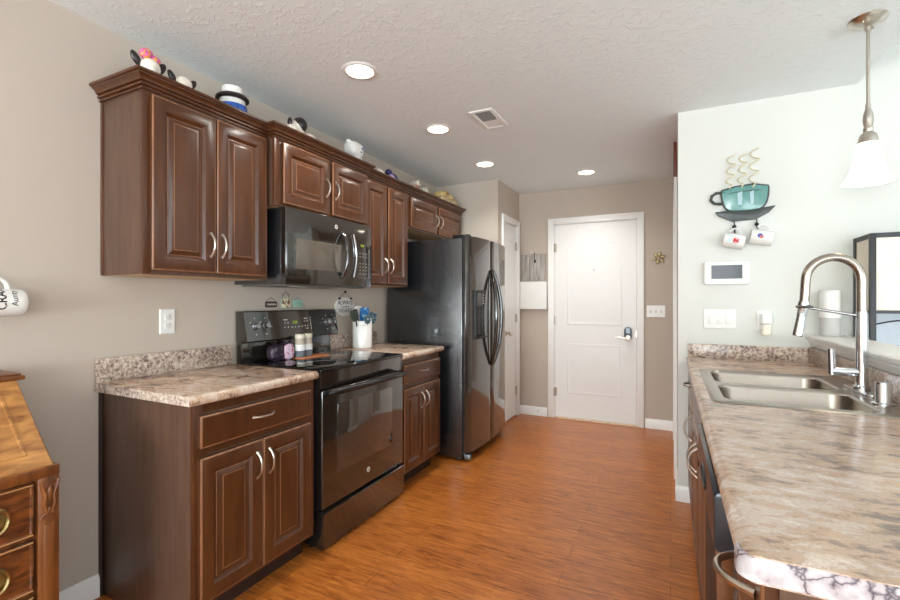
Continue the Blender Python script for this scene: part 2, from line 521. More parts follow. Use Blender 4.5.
# ------------------------------------------------------------------ the room
struct('floor', MB().box(W, XE, YR, YB, -0.1, 0), 'floor', origin=(0, 0, 0))
struct('floor_carpet', MB().box(0.9, XE, YR, YT, 0.0, 0.012), plain('pale_carpet', (214, 210, 202), 0.95, bump=0.3, bscale=300), origin=(0, 0, 0))  # pale unseen floor layer added to bounce light onto the ceiling
CE = [(W - 0.1, YR - 0.1), (1.1, YR - 0.1), (1.1, 2.62), (0.916, 2.80), (0.916, YT + 0.0), (XH + 0.1, YT), (XH + 0.1, YB + 0.1), (W - 0.1, YB + 0.1)]
struct('ceiling', MB().prism(CE, 'z', H, H + 0.12), 'ceil', origin=(0, 0, 0))
struct('ceiling_vault', MB().box(0.7, XE + 0.1, YR - 0.1, YT + 0.1, HV, HV + 0.1), 'ceil', origin=(0, 0, 0))
struct('wall_left', MB().box(W - 0.12, W, YR, YP + 0.1, 0, H), 'wall')
mb = MB(); mb.box(W, XP, YP, YP + 0.12, 0, H)
struct('wall_pantry', mb, 'wall')
mb = MB(); mb.box(XP - 0.12, XP, YP + 0.12, 4.325, 0, H); mb.box(XP - 0.12, XP, 4.755, YB, 0, H); mb.box(XP - 0.12, XP, 4.325, 4.755, 2.075, H)
struct('wall_side', mb, 'wall')
mb = MB(); mb.box(XP - 0.12, -1.135, YB, YB + 0.12, 0, H); mb.box(-0.295, XH + 0.1, YB, YB + 0.12, 0, H); mb.box(-1.135, -0.295, YB, YB + 0.12, 2.085, H)
struct('wall_back', mb, 'wall')
mb = MB(); mb.box(XH, XH + 0.12, YT + 0.12, YB, 0, H)
struct('wall_hall', mb, 'wall')
struct('wall_right', MB().box(XH, XE, YT, YT + 0.12, 0, HV), 'wall_white')
struct('wall_divider', MB().box(1.1 - 0.0, 1.1 + 0.10, YR, 2.5, H + 0.12, HV), 'wall_white')

def wall_with_windows(name, axis, plane, thick, a0, a1, h, wins, mat):
    mb = MB()
    ws = sorted(wins)
    def bx(p0, p1, z0, z1):
        if p1 - p0 < 1e-4: return
        if axis == 'y': mb.box(p0, p1, plane - thick, plane, z0, z1)
        else: mb.box(plane, plane + thick, p0, p1, z0, z1)
    cur = a0
    for (p0, p1, z0, z1) in ws:
        bx(cur, p0, 0, h); bx(p0, p1, 0, z0); bx(p0, p1, z1, h); cur = p1
    bx(cur, a1, 0, h)
    return struct(name, mb, mat)
rear = [(-1.6, -0.1, 0.75, 2.2), (0.6, 1.05, 0.75, 2.2), (1.6, 3.6, 0.05, 2.2)]
far = [(-2.6, -1.0, 0.6, 2.3), (-0.4, 1.3, 0.6, 2.3)]
wall_with_windows('wall_rear', 'y', YR, 0.12, W, XE, HV, rear, 'wall')
wall_with_windows('wall_far', 'x', XE, 0.12, YR, YT, HV, far, 'wall_white')
wi = 0
def window(axis, plane, p0, p1, z0, z1):
    global wi
    wi += 1
    f = MB(); p = MB(); w = 0.06
    def bx(m, a, b2, c, d, n0, n1, bev=0):
        if axis == 'y': m.box(a, b2, plane + n0, plane + n1, c, d, bev)
        else: m.box(plane - n1, plane - n0, a, b2, c, d, bev)
    for (a, b2, c, d) in ((p0 - w, p0, z0 - w, z1 + w), (p1, p1 + w, z0 - w, z1 + w), (p0, p1, z0 - w, z0), (p0, p1, z1, z1 + w)):
        bx(f, a, b2, c, d, 0.0, 0.02, 0.003)
    m = (p0 + p1) / 2; zm = (z0 + z1) / 2
    bx(f, m - 0.02, m + 0.02, z0, z1, -0.06, -0.02); bx(f, p0, p1, zm - 0.02, zm + 0.02, -0.06, -0.02)
    o = struct('window_%d' % wi, f, 'trim')
    bx(p, p0, p1, z0, z1, -0.09, -0.08)
    p.build('pane', 'pane' if axis == 'y' else 'pane_far', o)
for (a, b2, c, d) in rear: window('y', YR, a, b2, c, d)
for (a, b2, c, d) in far: window('x', XE, a, b2, c, d)

# half wall behind the sink with its painted ledge
struct('wall_half', MB().box(0.722, 0.85, 0.70, YT, 0, 1.035), 'wall_white')
mb = MB()
mb.prism([(0.69, 1.045), (0.685, 1.052), (0.685, 1.066), (0.69, 1.072), (0.875, 1.072), (0.88, 1.066), (0.88, 1.045)], 'y', 0.66, YT, 0.003)
struct('trim_1', mb, 'trim')
mb = MB()
mb.prism([(0.722, 1.005), (0.716, 1.005), (0.714, 1.012), (0.708, 1.018), (0.706, 1.026), (0.700, 1.031), (0.698, 1.045), (0.722, 1.045)], 'y', 0.70, YT)
struct('trim_2', mb, 'trim')

# baseboards
def base_prof(sign, p):
    return [(p, 0), (p + sign * 0.014, 0), (p + sign * 0.014, 0.075), (p + sign * 0.009, 0.088), (p + sign * 0.005, 0.095), (p, 0.095)]
mb = MB(); mb.prism(base_prof(1, W), 'y', YR, 1.075)
struct('baseboard_left', mb, 'trim')
mb = MB()
mb.prism(base_prof(-1, YB), 'x', XP, -1.205); mb.prism(base_prof(-1, YB), 'x', -0.225, XH)
struct('baseboard_back', mb, 'trim')
mb = MB(); mb.prism(base_prof(1, XP), 'y', YP, 4.262); mb.prism(base_prof(1, XP), 'y', 4.82, YB)
struct('baseboard_pantry', mb, 'trim')
mb = MB(); mb.prism(base_prof(-1, XH), 'y', YT, 3.55); mb.prism(base_prof(-1, XH), 'y', 4.57, YB - 0.014)
struct('baseboard_hall', mb, 'trim')
mb = MB(); mb.prism(base_prof(-1, YT), 'x', XH - 0.014, 0.118)
struct('baseboard_end', mb, 'trim')

# entry door at the end of the hall
def door_relief(o, u, v, n, w, h, panels, th=0.012):
    """slab face with pressed panels; panels = list of closed 2D outlines"""
    mb = MB()
    mb.loops(o, u, v, n, [(rect(w, h, 0), -0.035), (rect(w, h, 0), -0.002), (rect(w, h, 0.002), 0)])
    return mb
def offset_poly(poly, d):
    n = len(poly); r = []
    for i in range(n):
        a, b2, c = Vector(poly[i - 1]), Vector(poly[i]), Vector(poly[(i + 1) % n])
        e1 = (b2 - a).normalized(); e2 = (c - b2).normalized()
        n1 = Vector((-e1.y, e1.x)); n2 = Vector((-e2.y, e2.x))
        m = (n1 + n2); m = m / max(0.2, m.dot(n1))
        r.append(tuple(b2 + m * d))
    return r
def pressed(mb, o, u, v, n, poly):
    # a raised bead round a shallow field
    mb.loops(o, u, v, n, [(poly, -0.001), (offset_poly(poly, 0.006), 0.002), (offset_poly(poly, 0.014), 0.0025), (offset_poly(poly, 0.024), 0.0006), (offset_poly(poly, 0.036), 0.0006), (offset_poly(poly, 0.06), 0.002)])
d1 = bpy.data.objects.new('door_1', None); C.objects.link(d1); d1.location = (-0.715, YB, 0); d1['_o'] = list(d1.location); d1['kind'] = 'structure'
mb = MB()
sx0, sx1, sz1 = -1.122, -0.308, 2.073
mb.loops((sx0, YB + 0.004, 0.016), X, Z, -Y, [(rect(sx1 - sx0, sz1 - 0.016, 0), -0.035), (rect(sx1 - sx0, sz1 - 0.016, 0), -0.002), (rect(sx1 - sx0, sz1 - 0.016, 0.002), 0)])
w0, w1 = 0.13, 0.684
up = [(w0, 1.0), (w1, 1.0), (w1, 1.83)]
for i in range(1, 12):
    t = i / 12
    up.append((w1 + (w0 - w1) * t, 1.83 + 0.075 * math.sin(math.pi * t) ** 0.85))
up.append((w0, 1.83))
pressed(mb, (sx0, YB + 0.004, 0), X, Z, -Y, up)
pressed(mb, (sx0, YB + 0.004, 0), X, Z, -Y, [(w0, 0.27), (w1, 0.27), (w1, 0.81), (w0, 0.81)])
mb.build('slab', 'door', d1)
def casing(mb, axis, plane, sgn, a0, a1, zt, w=0.068):
    prof = 0.016
    def bx(p0, p1, z0, z1):
        q = sorted((plane, plane + sgn * prof))
        if axis == 'y': mb.box(p0, p1, q[0], q[1], z0, z1, 0.003)
        else: mb.box(q[0], q[1], p0, p1, z0, z1, 0.003)
        q = sorted((plane, plane + sgn * (prof + 0.005)))
    bx(a0 - w, a0, 0, zt + w); bx(a1, a1 + w, 0, zt + w); bx(a0, a1, zt, zt + w)
    q = sorted((plane, plane + sgn * (prof + 0.006)))
    t = 0.02
    for (p0, p1, z0, z1) in ((a0 - w - 0.0015, a0 - w + t, 0, zt + w + 0.0015), (a1 + w - t, a1 + w + 0.0015, 0, zt + w + 0.0015), (a0 - w + t, a1 + w - t, zt + w - t, zt + w + 0.0015)):
        if axis == 'y': mb.box(p0, p1, q[0], q[1], z0, z1, 0.003)
        else: mb.box(q[0], q[1], p0, p1, z0, z1, 0.003)
mb = MB(); casing(mb, 'y', YB, -1, -1.130, -0.300, 2.080, 0.062)
mb.box(-1.135, -1.124, YB, YB + 0.1, 0, 2.085); mb.box(-0.306, -0.295, YB, YB + 0.1, 0, 2.085); mb.box(-1.135, -0.295, YB, YB + 0.1, 2.075, 2.085)
mb.build('casing', 'trim', d1)
MB().box(-1.124, -0.306, YB - 0.03, YB + 0.04, 0, 0.013, 0.003).build('threshold', plain('pale_oak_threshold', (226, 200, 170), 0.4), d1)
for z in (0.28, 1.05, 1.83):
    mb = MB(); mb.tube([(-1.126, YB - 0.012, z - 0.045), (-1.126, YB - 0.012, z + 0.045)], 0.007, 10); mb.box(-1.124, -1.10, YB - 0.001, YB + 0.004, z - 0.045, z + 0.045)
    mb.build('hinge', 'nickel', d1)
kp = MB()
pl = [(0.036 * math.cos(a), 0.022 + 0.034 * math.sin(a)) for a in [math.pi * i / 10 for i in range(11)]] + [(-0.036, -0.055), (-0.02, -0.07), (0.02, -0.07), (0.036, -0.055)]
kp.prism([(-0.385 + p[0], 0.94 + p[1]) for p in pl], 'y', YB - 0.026, YB + 0.004, 0.004)
kpo = kp.build('keypad_lock', plain('dark_nickel', (104, 106, 110), 0.3, 1.0), d1)
MB().box(-0.404, -0.366, YB - 0.03, YB - 0.026, 0.935, 0.985, 0.002).build('key_panel', plain('pale_blue_keypad', (176, 196, 210), 0.3), kpo)
lv = MB()
lv.lathe([(0.0, 0), (0.028, 0), (0.03, 0.006), (0.026, 0.014), (0.012, 0.016), (0.011, 0.045), (0.0, 0.045)], (-0.385, YB - 0.026, 0.885), 'y', mat=Matrix.Rotation(math.pi, 3, 'X'))
lv.tube([(-0.385, YB - 0.066, 0.885), (-0.41, YB - 0.07, 0.886), (-0.46, YB - 0.068, 0.89), (-0.50, YB - 0.062, 0.892)], [0.009, 0.009, 0.007, 0.006])
lv.build('lever', 'nickel', d1)
mb = MB(); mb.box(-0.312, -0.302, YB - 0.004, YB + 0.004, 0.90, 0.96); mb.build('strike_plate', 'nickel', d1)
mb = MB(); mb.lathe([(0, 0), (0.006, 0.0), (0.006, 0.012), (0.004, 0.018), (0, 0.018)], (-0.715, YB + 0.003, 1.585), 'y', 14, mat=Matrix.Rotation(math.pi, 3, 'X'))
mb.tube([(-0.715, YB - 0.014, 1.585), (-0.715, YB - 0.024, 1.575), (-0.715, YB - 0.02, 1.56)], 0.003, 8)
mb.build('door_hook', 'nickel', d1)

# pantry door on the side wall
d2 = bpy.data.objects.new('door_2', None); C.objects.link(d2); d2.location = (XP, 4.54, 0); d2['_o'] = list(d2.location); d2['kind'] = 'structure'
mb = MB()
pw, ph = 0.40, 2.05
mb.loops((XP - 0.004, 4.34, 0.012), Y, Z, X, [(rect(pw, ph, 0), -0.035), (rect(pw, ph, 0), -0.002), (rect(pw, ph, 0.002), 0)])
pressed(mb, (XP - 0.004, 4.34, 0), Y, Z, X, [(0.07, 1.0), (0.33, 1.0), (0.33, 1.90), (0.07, 1.90)])
pressed(mb, (XP - 0.004, 4.34, 0), Y, Z, X, [(0.07, 0.25), (0.33, 0.25), (0.33, 0.83), (0.07, 0.83)])
mb.build('slab', 'door', d2)
mb = MB(); casing(mb, 'x', XP, 1, 4.332, 4.748, 2.07, 0.062)
mb.box(XP - 0.1, XP, 4.325, 4.337, 0, 2.075); mb.box(XP - 0.1, XP, 4.743, 4.755, 0, 2.075); mb.box(XP - 0.1, XP, 4.325, 4.755, 2.066, 2.075)
mb.build('casing', 'trim', d2)
mb = MB(); mb.lathe([(0, 0), (0.026, 0), (0.027, 0.006), (0.012, 0.012), (0.011, 0.03), (0.024, 0.038), (0.028, 0.052), (0.022, 0.064), (0, 0.068)], (XP - 0.004, 4.415, 0.925), 'x', 20)
mb.build('knob', 'nickel', d2)
for z in (0.28, 1.07, 1.85):
    mb = MB(); mb.tube([(XP + 0.008, 4.742, z - 0.045), (XP + 0.008, 4.742, z + 0.045)], 0.006, 10); mb.box(XP - 0.003, XP + 0.002, 4.715, 4.742, z - 0.045, z + 0.045)
    mb.build('hinge', 'nickel', d2)
# doorway in the hall's right side: only its casing shows, edge on
mb = MB(); casing(mb, 'x', XH, -1, 3.63, 4.49, 2.07, 0.068)
d3 = struct('door_3', mb, 'trim')
MB().box(XH - 0.006, XH - 0.0005, 3.632, 4.488, 0.01, 2.07, 0.002).build('slab', 'door', d3)

# ------------------------------------------------------------------ left run: base cabinets
FB = -1.592     # face frame of base cabinets
def base_left(name, label, y0, y1, gap0=0.012, gap1=0.012, drawer_r=True):
    t = thing(name, label, 'cabinet', (-1.9, (y0 + y1) / 2, 0))
    mb = MB()
    mb.prism([(W + 0.004, 0.0), (FB - 0.075, 0.0), (FB - 0.075, 0.105), (FB, 0.105), (FB, 0.875), (W + 0.004, 0.875)], 'y', y0, y1, 0.0015)
    mb.build('body', 'cab_side', t)
    # face frame
    mb = MB(); w = 0.036
    mb.box(FB - 0.012, FB + 0.004, y0 - 0.0035, y0 + w, 0.105, 0.875, 0.0012); mb.box(FB, FB + 0.004, y1 - w, y1, 0.105, 0.875)
    mb.box(FB, FB + 0.004, y0 + w, y1 - w, 0.84, 0.875); mb.box(FB, FB + 0.004, y0 + w, y1 - w, 0.105, 0.14); mb.box(FB, FB + 0.004, y0 + w, y1 - w, 0.68, 0.705)
    mb.build('face_frame', 'cab', t)
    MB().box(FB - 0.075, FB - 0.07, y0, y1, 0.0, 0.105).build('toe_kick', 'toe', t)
    F = FB + 0.004
    a, b2 = y0 + gap0, y1 - gap1
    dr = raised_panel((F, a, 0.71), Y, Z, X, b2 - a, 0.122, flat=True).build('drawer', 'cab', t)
    m = (a + b2) / 2
    pull('handle', dr, (F + 0.019, m - 0.055, 0.775), (F + 0.019, m + 0.055, 0.775), X, 0.028)
    for k in (0, 1):
        p, q = (a, m - 0.0015) if k == 0 else (m + 0.0015, b2)
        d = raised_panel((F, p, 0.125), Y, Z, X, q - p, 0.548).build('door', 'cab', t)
        yy = m - 0.032 if k == 0 else m + 0.032
        pull('handle', d, (F + 0.019, yy, 0.515), (F + 0.019, yy, 0.622), X, 0.028)
    return t
base_left('base_cabinet', 'dark brown two-door base cabinet with one drawer, left of the black stove', 1.08, 1.702, 0.014, 0.034)
base_left('base_cabinet', 'dark brown narrow base cabinet between the black stove and the refrigerator', 2.50, 3.045, 0.022, 0.012)
# back edge strip on the open end, against the wall
mb = MB(); mb.prism([(W + 0.002, 0), (W + 0.018, 0), (W + 0.018, 0.875), (W + 0.002, 0.875)], 'y', 1.066, 1.079, 0.002)
tag(mb.build('scribe_strip', 'toe', origin=(W + 0.01, 1.07, 0)), 'thin dark scribe strip closing the open base cabinet end to the wall', 'trim strip')

def counter_prof(xb, xf, sg=1):
    """laminate worktop profile with rolled front, built up from back xb to front xf"""
    s = sg
    z0, z1 = 0.876, 0.914
    p = [(xb, z0), (xf - s * 0.016, z0)]
    for i in range(7):
        a = -math.pi / 2 + math.pi * i / 6
        p.append((xf - s * 0.016 + s * 0.016 * math.cos(a), 0.895 + 0.019 * math.sin(a)))
    p += [(xf - s * 0.024, 0.9155), (xf - s * 0.032, 0.914), (xb, z1)]
    return p
def counter_left(label, y0, y1):
    t = thing('worktop', label, 'worktop', (-1.9, (y0 + y1) / 2, 0.876))
    MB().prism(counter_prof(W + 0.003, -1.556), 'y', y0, y1, 0.003).build('counter_slab', 'stone', t)
    MB().box(W + 0.003, W + 0.022, y0, y1, 0.9135, 1.016, 0.004).build('backsplash', 'speck', t)
    if y0 < 2: MB().box(W + 0.003, -1.572, y0 - 0.0015, y0, 0.8775, 0.9115).build('end_cap', 'speck', t)
    return t
counter_left('mottled brown stone-look worktop with backsplash, at the wall outlet left of the stove', 1.052, 1.708)
counter_left('mottled brown stone-look worktop with the white utensil crock, beside the refrigerator', 2.498, 3.075)

# ------------------------------------------------------------------ stove
y0, y1 = 1.734, 2.494
t = thing('stove', 'black freestanding electric stove with glass cooktop and oven door', 'stove', (-1.87, (y0 + y1) / 2, 0))
mb = MB(); mb.box(-2.185, -1.602, y0, y1, 0.025, 0.902, 0.003)
for yy in (y0 + 0.04, y1 - 0.04):
    for xx in (-2.13, -1.66): mb.lathe([(0, 0), (0.018, 0), (0.018, 0.03), (0, 0.03)], (xx, yy, 0.0), 'z', 12)
mb.build('body', 'black_plastic', t)
ct = MB().box(-2.15, -1.566, y0 - 0.002, y1 + 0.002, 0.902, 0.918, 0.004, 3).build('cooktop', 'black_glass', t)
for (xx, yy, rr) in ((-1.72, y0 + 0.2, 0.105), (-1.72, y1 - 0.19, 0.085), (-1.98, y0 + 0.19, 0.08), (-1.98, y1 - 0.2, 0.1)):
    pts = [(xx + rr * math.cos(2 * math.pi * i / 40), yy + rr * math.sin(2 * math.pi * i / 40), 0.9175) for i in range(40)]
    MB().tube(pts, 0.0012, 4, closed=True).build('burner_ring', 'mark_dim', ct)
mb = MB(); mb.prism([(-1.602, 0.815), (-1.572, 0.815), (-1.566, 0.902), (-1.602, 0.902)], 'y', y0, y1, 0.003)
mb.build('front_panel', 'black_gloss', t)
dr = MB().box(-1.602, -1.562, y0 + 0.003, y1 - 0.003, 0.212, 0.808, 0.006, 3).build('oven_door', 'black_gloss', t)
MB().box(-1.5622, -1.5605, 1.852, 2.362, 0.365, 0.725, 0.0006).build('oven_window', 'oven_glass', dr)
mb = MB(); mb.tube([(-1.563, y0 + 0.03, 0.792), (-1.535, y0 + 0.03, 0.797), (-1.52, y0 + 0.045, 0.80), (-1.512, y0 + 0.2, 0.80), (-1.51, (y0 + y1) / 2, 0.80), (-1.512, y1 - 0.2, 0.80), (-1.52, y1 - 0.045, 0.80), (-1.535, y1 - 0.03, 0.797), (-1.563, y1 - 0.03, 0.792)], [0.016, 0.017] + [0.0155] * 5 + [0.017, 0.016], 14)
mb.build('oven_handle', plain('satin_black_bar', (40, 39, 38), 0.22, 0.5), dr)
lg = MB().lathe([(0, 0), (0.0145, 0), (0.0145, 0.0015), (0.0, 0.0015)], (-1.5622, 2.118, 0.292), 'x', 24).build('emblem', 'mark', dr)
text('emblem_print', 'GE', 0.014, (-1.5604, 2.118, 0.292), basis(Y, Z), 'ink', lg)
mb = MB()
mb.prism([(-1.602, 0.012), (-1.562, 0.012), (-1.556, 0.04), (-1.553, 0.185), (-1.545, 0.197), (-1.548, 0.204), (-1.602, 0.204)], 'y', y0 + 0.003, y1 - 0.003, 0.003)
mb.build('drawer', 'black_gloss', t)
bg = MB(); bg.box(-2.19, -2.142, y0 + 0.006, y1 - 0.03, 0.902, 1.04, 0.003)
bg.prism([(-2.19, 1.03), (-2.10, 1.03), (-2.095, 1.036), (-2.125, 1.198), (-2.132, 1.204), (-2.19, 1.204)], 'y', y0, y1, 0.004)
bgo = bg.build('backguard', 'black_gloss', t)
sl = Vector((-0.03, 0, 0.162)).normalized(); sn = Vector((0.162, 0, 0.03)).normalized()
def bgp(y, z): # point on the leaning control face
    k = (z - 1.036) / 0.162
    return Vector((-2.095 - 0.03 * k, y, z)) + sn * 0.0006
for yy in (1.80, 1.872, 2.385, 2.447):
    mt = Matrix.Rotation(math.atan2(-0.03, 0.162), 3, 'Y')
    k = MB(); k.lathe([(0, 0), (0.024, 0), (0.023, 0.006), (0.018, 0.008), (0.016, 0.028), (0, 0.03)], bgp(yy, 1.118), 'x', 20, mat=mt)
    k.box(bgp(yy, 1.118).x + 0.026, bgp(yy, 1.118).x + 0.034, yy - 0.003, yy + 0.003, 1.103, 1.143, 0.001)
    ko = k.build('knob', plain('satin_grey_knob', (150, 150, 150), 0.25, 0.8), bgo)
def mark(yy, zz, w, h2):
    MB().loops(bgp(yy, zz), Y, sl, sn, [(rect(w, h2, 0), -0.0004), (rect(w, h2, 0), 0.0003)]).build('control_mark', 'mark', bgo)
for yy in (1.80, 1.872, 2.385, 2.447):
    for dy, dz in ((-0.002, 0.042), (-0.034, 0.02), (0.028, 0.02), (-0.002, -0.05)): mark(yy + dy, 1.118 + dz, 0.006, 0.005)
for yy, zz, w in ((2.03, 1.165, 0.035), (2.035, 1.146, 0.008), (2.06, 1.146, 0.008), (2.2, 1.168, 0.03), (2.2, 1.151, 0.008), (2.222, 1.151, 0.008), (2.03, 1.12, 0.008), (2.058, 1.12, 0.008), (2.088, 1.118, 0.008), (2.115, 1.118, 0.008), (2.145, 1.118, 0.008), (2.175, 1.12, 0.008), (2.2, 1.122, 0.008), (2.222, 1.122, 0.008), (2.21, 1.105, 0.02), (1.925, 1.13, 0.012)):
    mark(yy - 0.02, zz - 0.022, w, 0.006)
mark(2.235, 1.078, 0.003, 0.08)
text('clock_digits', '2:24', 0.024, bgp(2.10, 1.128) + sn * 0.0002, basis(Y, sl), 'green_led', bgo, 0.0002)

# ------------------------------------------------------------------ wall cabinets
UZ0, UZ1 = 1.372, 2.135
def upper(label, y0, y1, z0, fx, gaps, hy=None, hz=None):
    t = thing('wall_cabinet', label, 'cabinet', (-2.05, (y0 + y1) / 2, z0))
    MB().box(W + 0.002, fx, y0, y1, z0, UZ1, 0.0015).build('body', 'cab_side', t)
    MB().box(W + 0.02, fx - 0.02, y0 + 0.015, y1 - 0.015, z0 - 0.0012, z0 + 0.001).build('underside', 'cab_in', t)
    mb = MB(); w = 0.03
    mb.box(fx - 0.012, fx + 0.004, y0 - 0.0035, y0 + w, z0, UZ1, 0.0012); mb.box(fx, fx + 0.004, y1 - w, y1, z0, UZ1); mb.box(W + 0.002, W + 0.02, y0 - 0.0035, y0 + 0.002, z0, UZ1, 0.001)
    mb.box(fx, fx + 0.004, y0 + w, y1 - w, z0, z0 + 0.03); mb.box(fx, fx + 0.004, y0 + w, y1 - w, UZ1 - 0.03, UZ1)
    mb.build('face_frame', 'cab', t)
    F = fx + 0.004
    a, b2, m = gaps
    for k in (0, 1):
        p, q = (a, m[0]) if k == 0 else (m[1], b2)
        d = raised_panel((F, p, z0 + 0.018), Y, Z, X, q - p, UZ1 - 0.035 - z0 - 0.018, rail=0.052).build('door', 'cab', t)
        yy = m[0] - 0.026 if k == 0 else m[1] + 0.026
        c = z0 + 0.145 if z0 < 1.5 else (z0 + UZ1) / 2 - 0.02
        pull('handle', d, (F + 0.019, yy, c - 0.053), (F + 0.019, yy, c + 0.053), X, 0.028)
    return t
U1 = -1.900
upper('tall dark brown two-door wall cabinet at the open left end of the row', 1.077, 1.692, UZ0, U1, (1.10, 1.672, (1.384, 1.390)))
upper('short brown two-door wall cabinet directly above the microwave', 1.700, 2.492, 1.762, U1 + 0.048, (1.742, 2.474, (2.095, 2.125)))
upper('narrow tall brown wall cabinet between the microwave and the refrigerator', 2.496, 3.092, UZ0, U1, (2.515, 3.064, (2.776, 2.794)))
upper('short brown wall cabinet over the refrigerator, at the far end of the row', 3.096, 4.11, 1.84, U1, (3.118, 4.09, (3.575, 3.605)))
# crown moulding following the cabinet fronts
path = [(W + 0.002, 1.0735), (U1 + 0.004, 1.0735), (U1 + 0.004, 1.700), (U1 + 0.052, 1.700), (U1 + 0.052, 2.492), (U1 + 0.004, 2.492), (U1 + 0.004, 4.11), (W + 0.002, 4.11)]
prof = [(0.0, 2.116), (0.006, 2.116), (0.006, 2.122), (0.002, 2.124), (0.002, 2.127), (0.012, 2.130), (0.012, 2.137), (0.007, 2.139), (0.007, 2.142), (0.017, 2.145), (0.018, 2.152), (0.024, 2.160), (0.032, 2.164), (0.033, 2.169), (0.042, 2.171), (0.042, 2.181), (0.0, 2.181)]
bm = bmesh.new(); rings = []
for i, p in enumerate(path):
    p = Vector(p)
    def nrm(a, b2):
        d = (Vector(b2) - Vector(a)).normalized(); return Vector((d.y, -d.x))
    ns = []
    if i > 0: ns.append(nrm(path[i - 1], path[i]))
    if i < len(path) - 1: ns.append(nrm(path[i], path[i + 1]))
    m = ns[0] if len(ns) == 1 else (ns[0] + ns[1]) / (1 + ns[0].dot(ns[1]))
    rings.append([bm.verts.new((p.x + m.x * d, p.y + m.y * d, z)) for d, z in prof])
for a, b2 in zip(rings[:-1], rings[1:]):
    n = len(prof)
    for k in range(n): bm.faces.new((a[k], a[(k + 1) % n], b2[(k + 1) % n], b2[k]))
bm.faces.new(rings[0]); bm.faces.new(rings[-1][::-1])
bmesh.ops.recalc_face_normals(bm, faces=bm.faces[:])
mb = MB(); mb.bm.free(); mb.bm = bm
tag(mb.build('crown_moulding', 'cab', origin=(-1.9, 2.6, 2.108), sharp=25), 'dark brown stepped crown moulding along the top of the wall cabinets', 'moulding')

# ------------------------------------------------------------------ microwave
y0, y1 = 1.734, 2.493
t = thing('microwave', 'black over-the-range microwave with curved handle and keypad', 'microwave', (-2.0, (y0 + y1) / 2, 1.345))
MB().box(W + 0.003, -1.842, y0, y1, 1.352, 1.758, 0.003).build('body', 'black_tex', t)
mb = MB(); mb.box(-2.17, -1.85, y0 + 0.03, y1 - 0.03, 1.343, 1.353, 0.002)
mb.build('vent_panel', plain('grey_vent_panel', (120, 118, 114), 0.4, 0.6), t)
for yy in (1.93, 2.29): MB().box(-1.94, -1.89, yy - 0.05, yy + 0.05, 1.3415, 1.3435).build('work_light', plain('clear_light_cover', (230, 220, 200), 0.3), t)
door = MB()
door.prism([(-1.842, y0 + 0.001), (-1.812, y0 + 0.001), (-1.804, y0 + 0.012), (-1.797, 2.0), (-1.798, 2.188), (-1.842, 2.188)], 'z', 1.353, 1.757, 0.003)
dm = door.build('door', 'black_gloss', t)
MB().box(-1.802, -1.7965, 1.80, 2.165, 1.435, 1.60, 0.001).build('window', plain('beige_screened_glass', (96, 87, 77), 0.12, coat=0.4), dm)
lg = MB().lathe([(0, 0), (0.013, 0), (0.013, 0.002), (0.0, 0.002)], (-1.7985, 2.118, 1.705), 'x', 24).build('emblem', 'mark', dm)
text('emblem_print', 'GE', 0.0125, (-1.7963, 2.118, 1.705), basis(Y, Z), 'ink', lg)
pts = []
for i in range(13):
    q = i / 12
    pts.append((-1.80 + 0.048 * (1 - abs(2 * q - 1) ** 3), 2.168 + 0.0 * q, 1.40 + 0.28 * q))
MB().tube(pts, [0.012] * 2 + [0.0105] * 9 + [0.012] * 2, 12).build('handle', 'black_gloss', dm)
cp = MB().prism([(-1.842, 2.19), (-1.799, 2.19), (-1.80, 2.40), (-1.806, y1 - 0.012), (-1.814, y1 - 0.001), (-1.842, y1 - 0.001)], 'z', 1.353, 1.757, 0.003).build('control_panel', 'black_gloss', t)
pts = []
for i in range(13):
    q = i / 12
    pts.append((-1.797 + 0.004, 2.275 + 0.03 * math.sin(math.pi * q), 1.41 + 0.27 * q))
MB().tube(pts, 0.006, 10).build('trim_bow', 'chrome', cp)
mk = MB()
for r_ in range(7):
    for c_ in range(3):
        if r_ == 2: continue
        yy = 2.345 + c_ * 0.032; zz = 1.565 - r_ * 0.022
        mk.box(-1.8035, -1.7985 - 0.0006, yy, yy + 0.012, zz, zz + 0.007)
mk.box(-1.804, -1.7992, 2.335, 2.45, 1.408, 1.410); mk.box(-1.804, -1.7992, 2.448, 2.45, 1.41, 1.60)
mk.build('key_print', 'mark_dim', cp)
text('display', '2:24', 0.022, (-1.7985, 2.375, 1.618), basis(Y, Z), 'green_led', cp, 0.0003)

# ------------------------------------------------------------------ refrigerator
fy0, fy1 = 3.195, 4.085
t = thing('refrigerator', 'black side-by-side refrigerator with bowed handles and door dispenser', 'refrigerator', (-1.8, 3.64, 0))
mb = MB(); mb.box(-2.16, -1.462, fy0, fy1, 0.03, 1.752, 0.006)
for xx in (-2.1, -1.52):
    for yy in (fy0 + 0.06, fy1 - 0.06): mb.lathe([(0, 0), (0.02, 0), (0.02, 0.035), (0, 0.035)], (xx, yy, 0), 'z', 12)
mb.build('body', 'black_tex', t)
MB().box(-1.462, -1.448, fy0 + 0.012, fy1 - 0.012, 0.09, 1.745).build('gasket', 'gasket', t)
MB().box(-1.47, -1.445, fy0 + 0.01, fy1 - 0.01, 0.02, 0.075, 0.004).build('base_grille', 'black_plastic', t)
mb = MB(); mb.box(-1.52, -1.40, fy0 + 0.01, fy0 + 0.05, 0.02, 0.06, 0.006)
mb.build('foot_bracket', plain('grey_metal_foot', (120, 126, 132), 0.4, 0.7), t)
def fr_front(y):  # gently bowed door fronts
    q = (y - 3.64) / 0.445
    return -1.372 - 0.040 * q * q - (0.012 if abs(q) > 0.985 else 0)
ym = 3.605
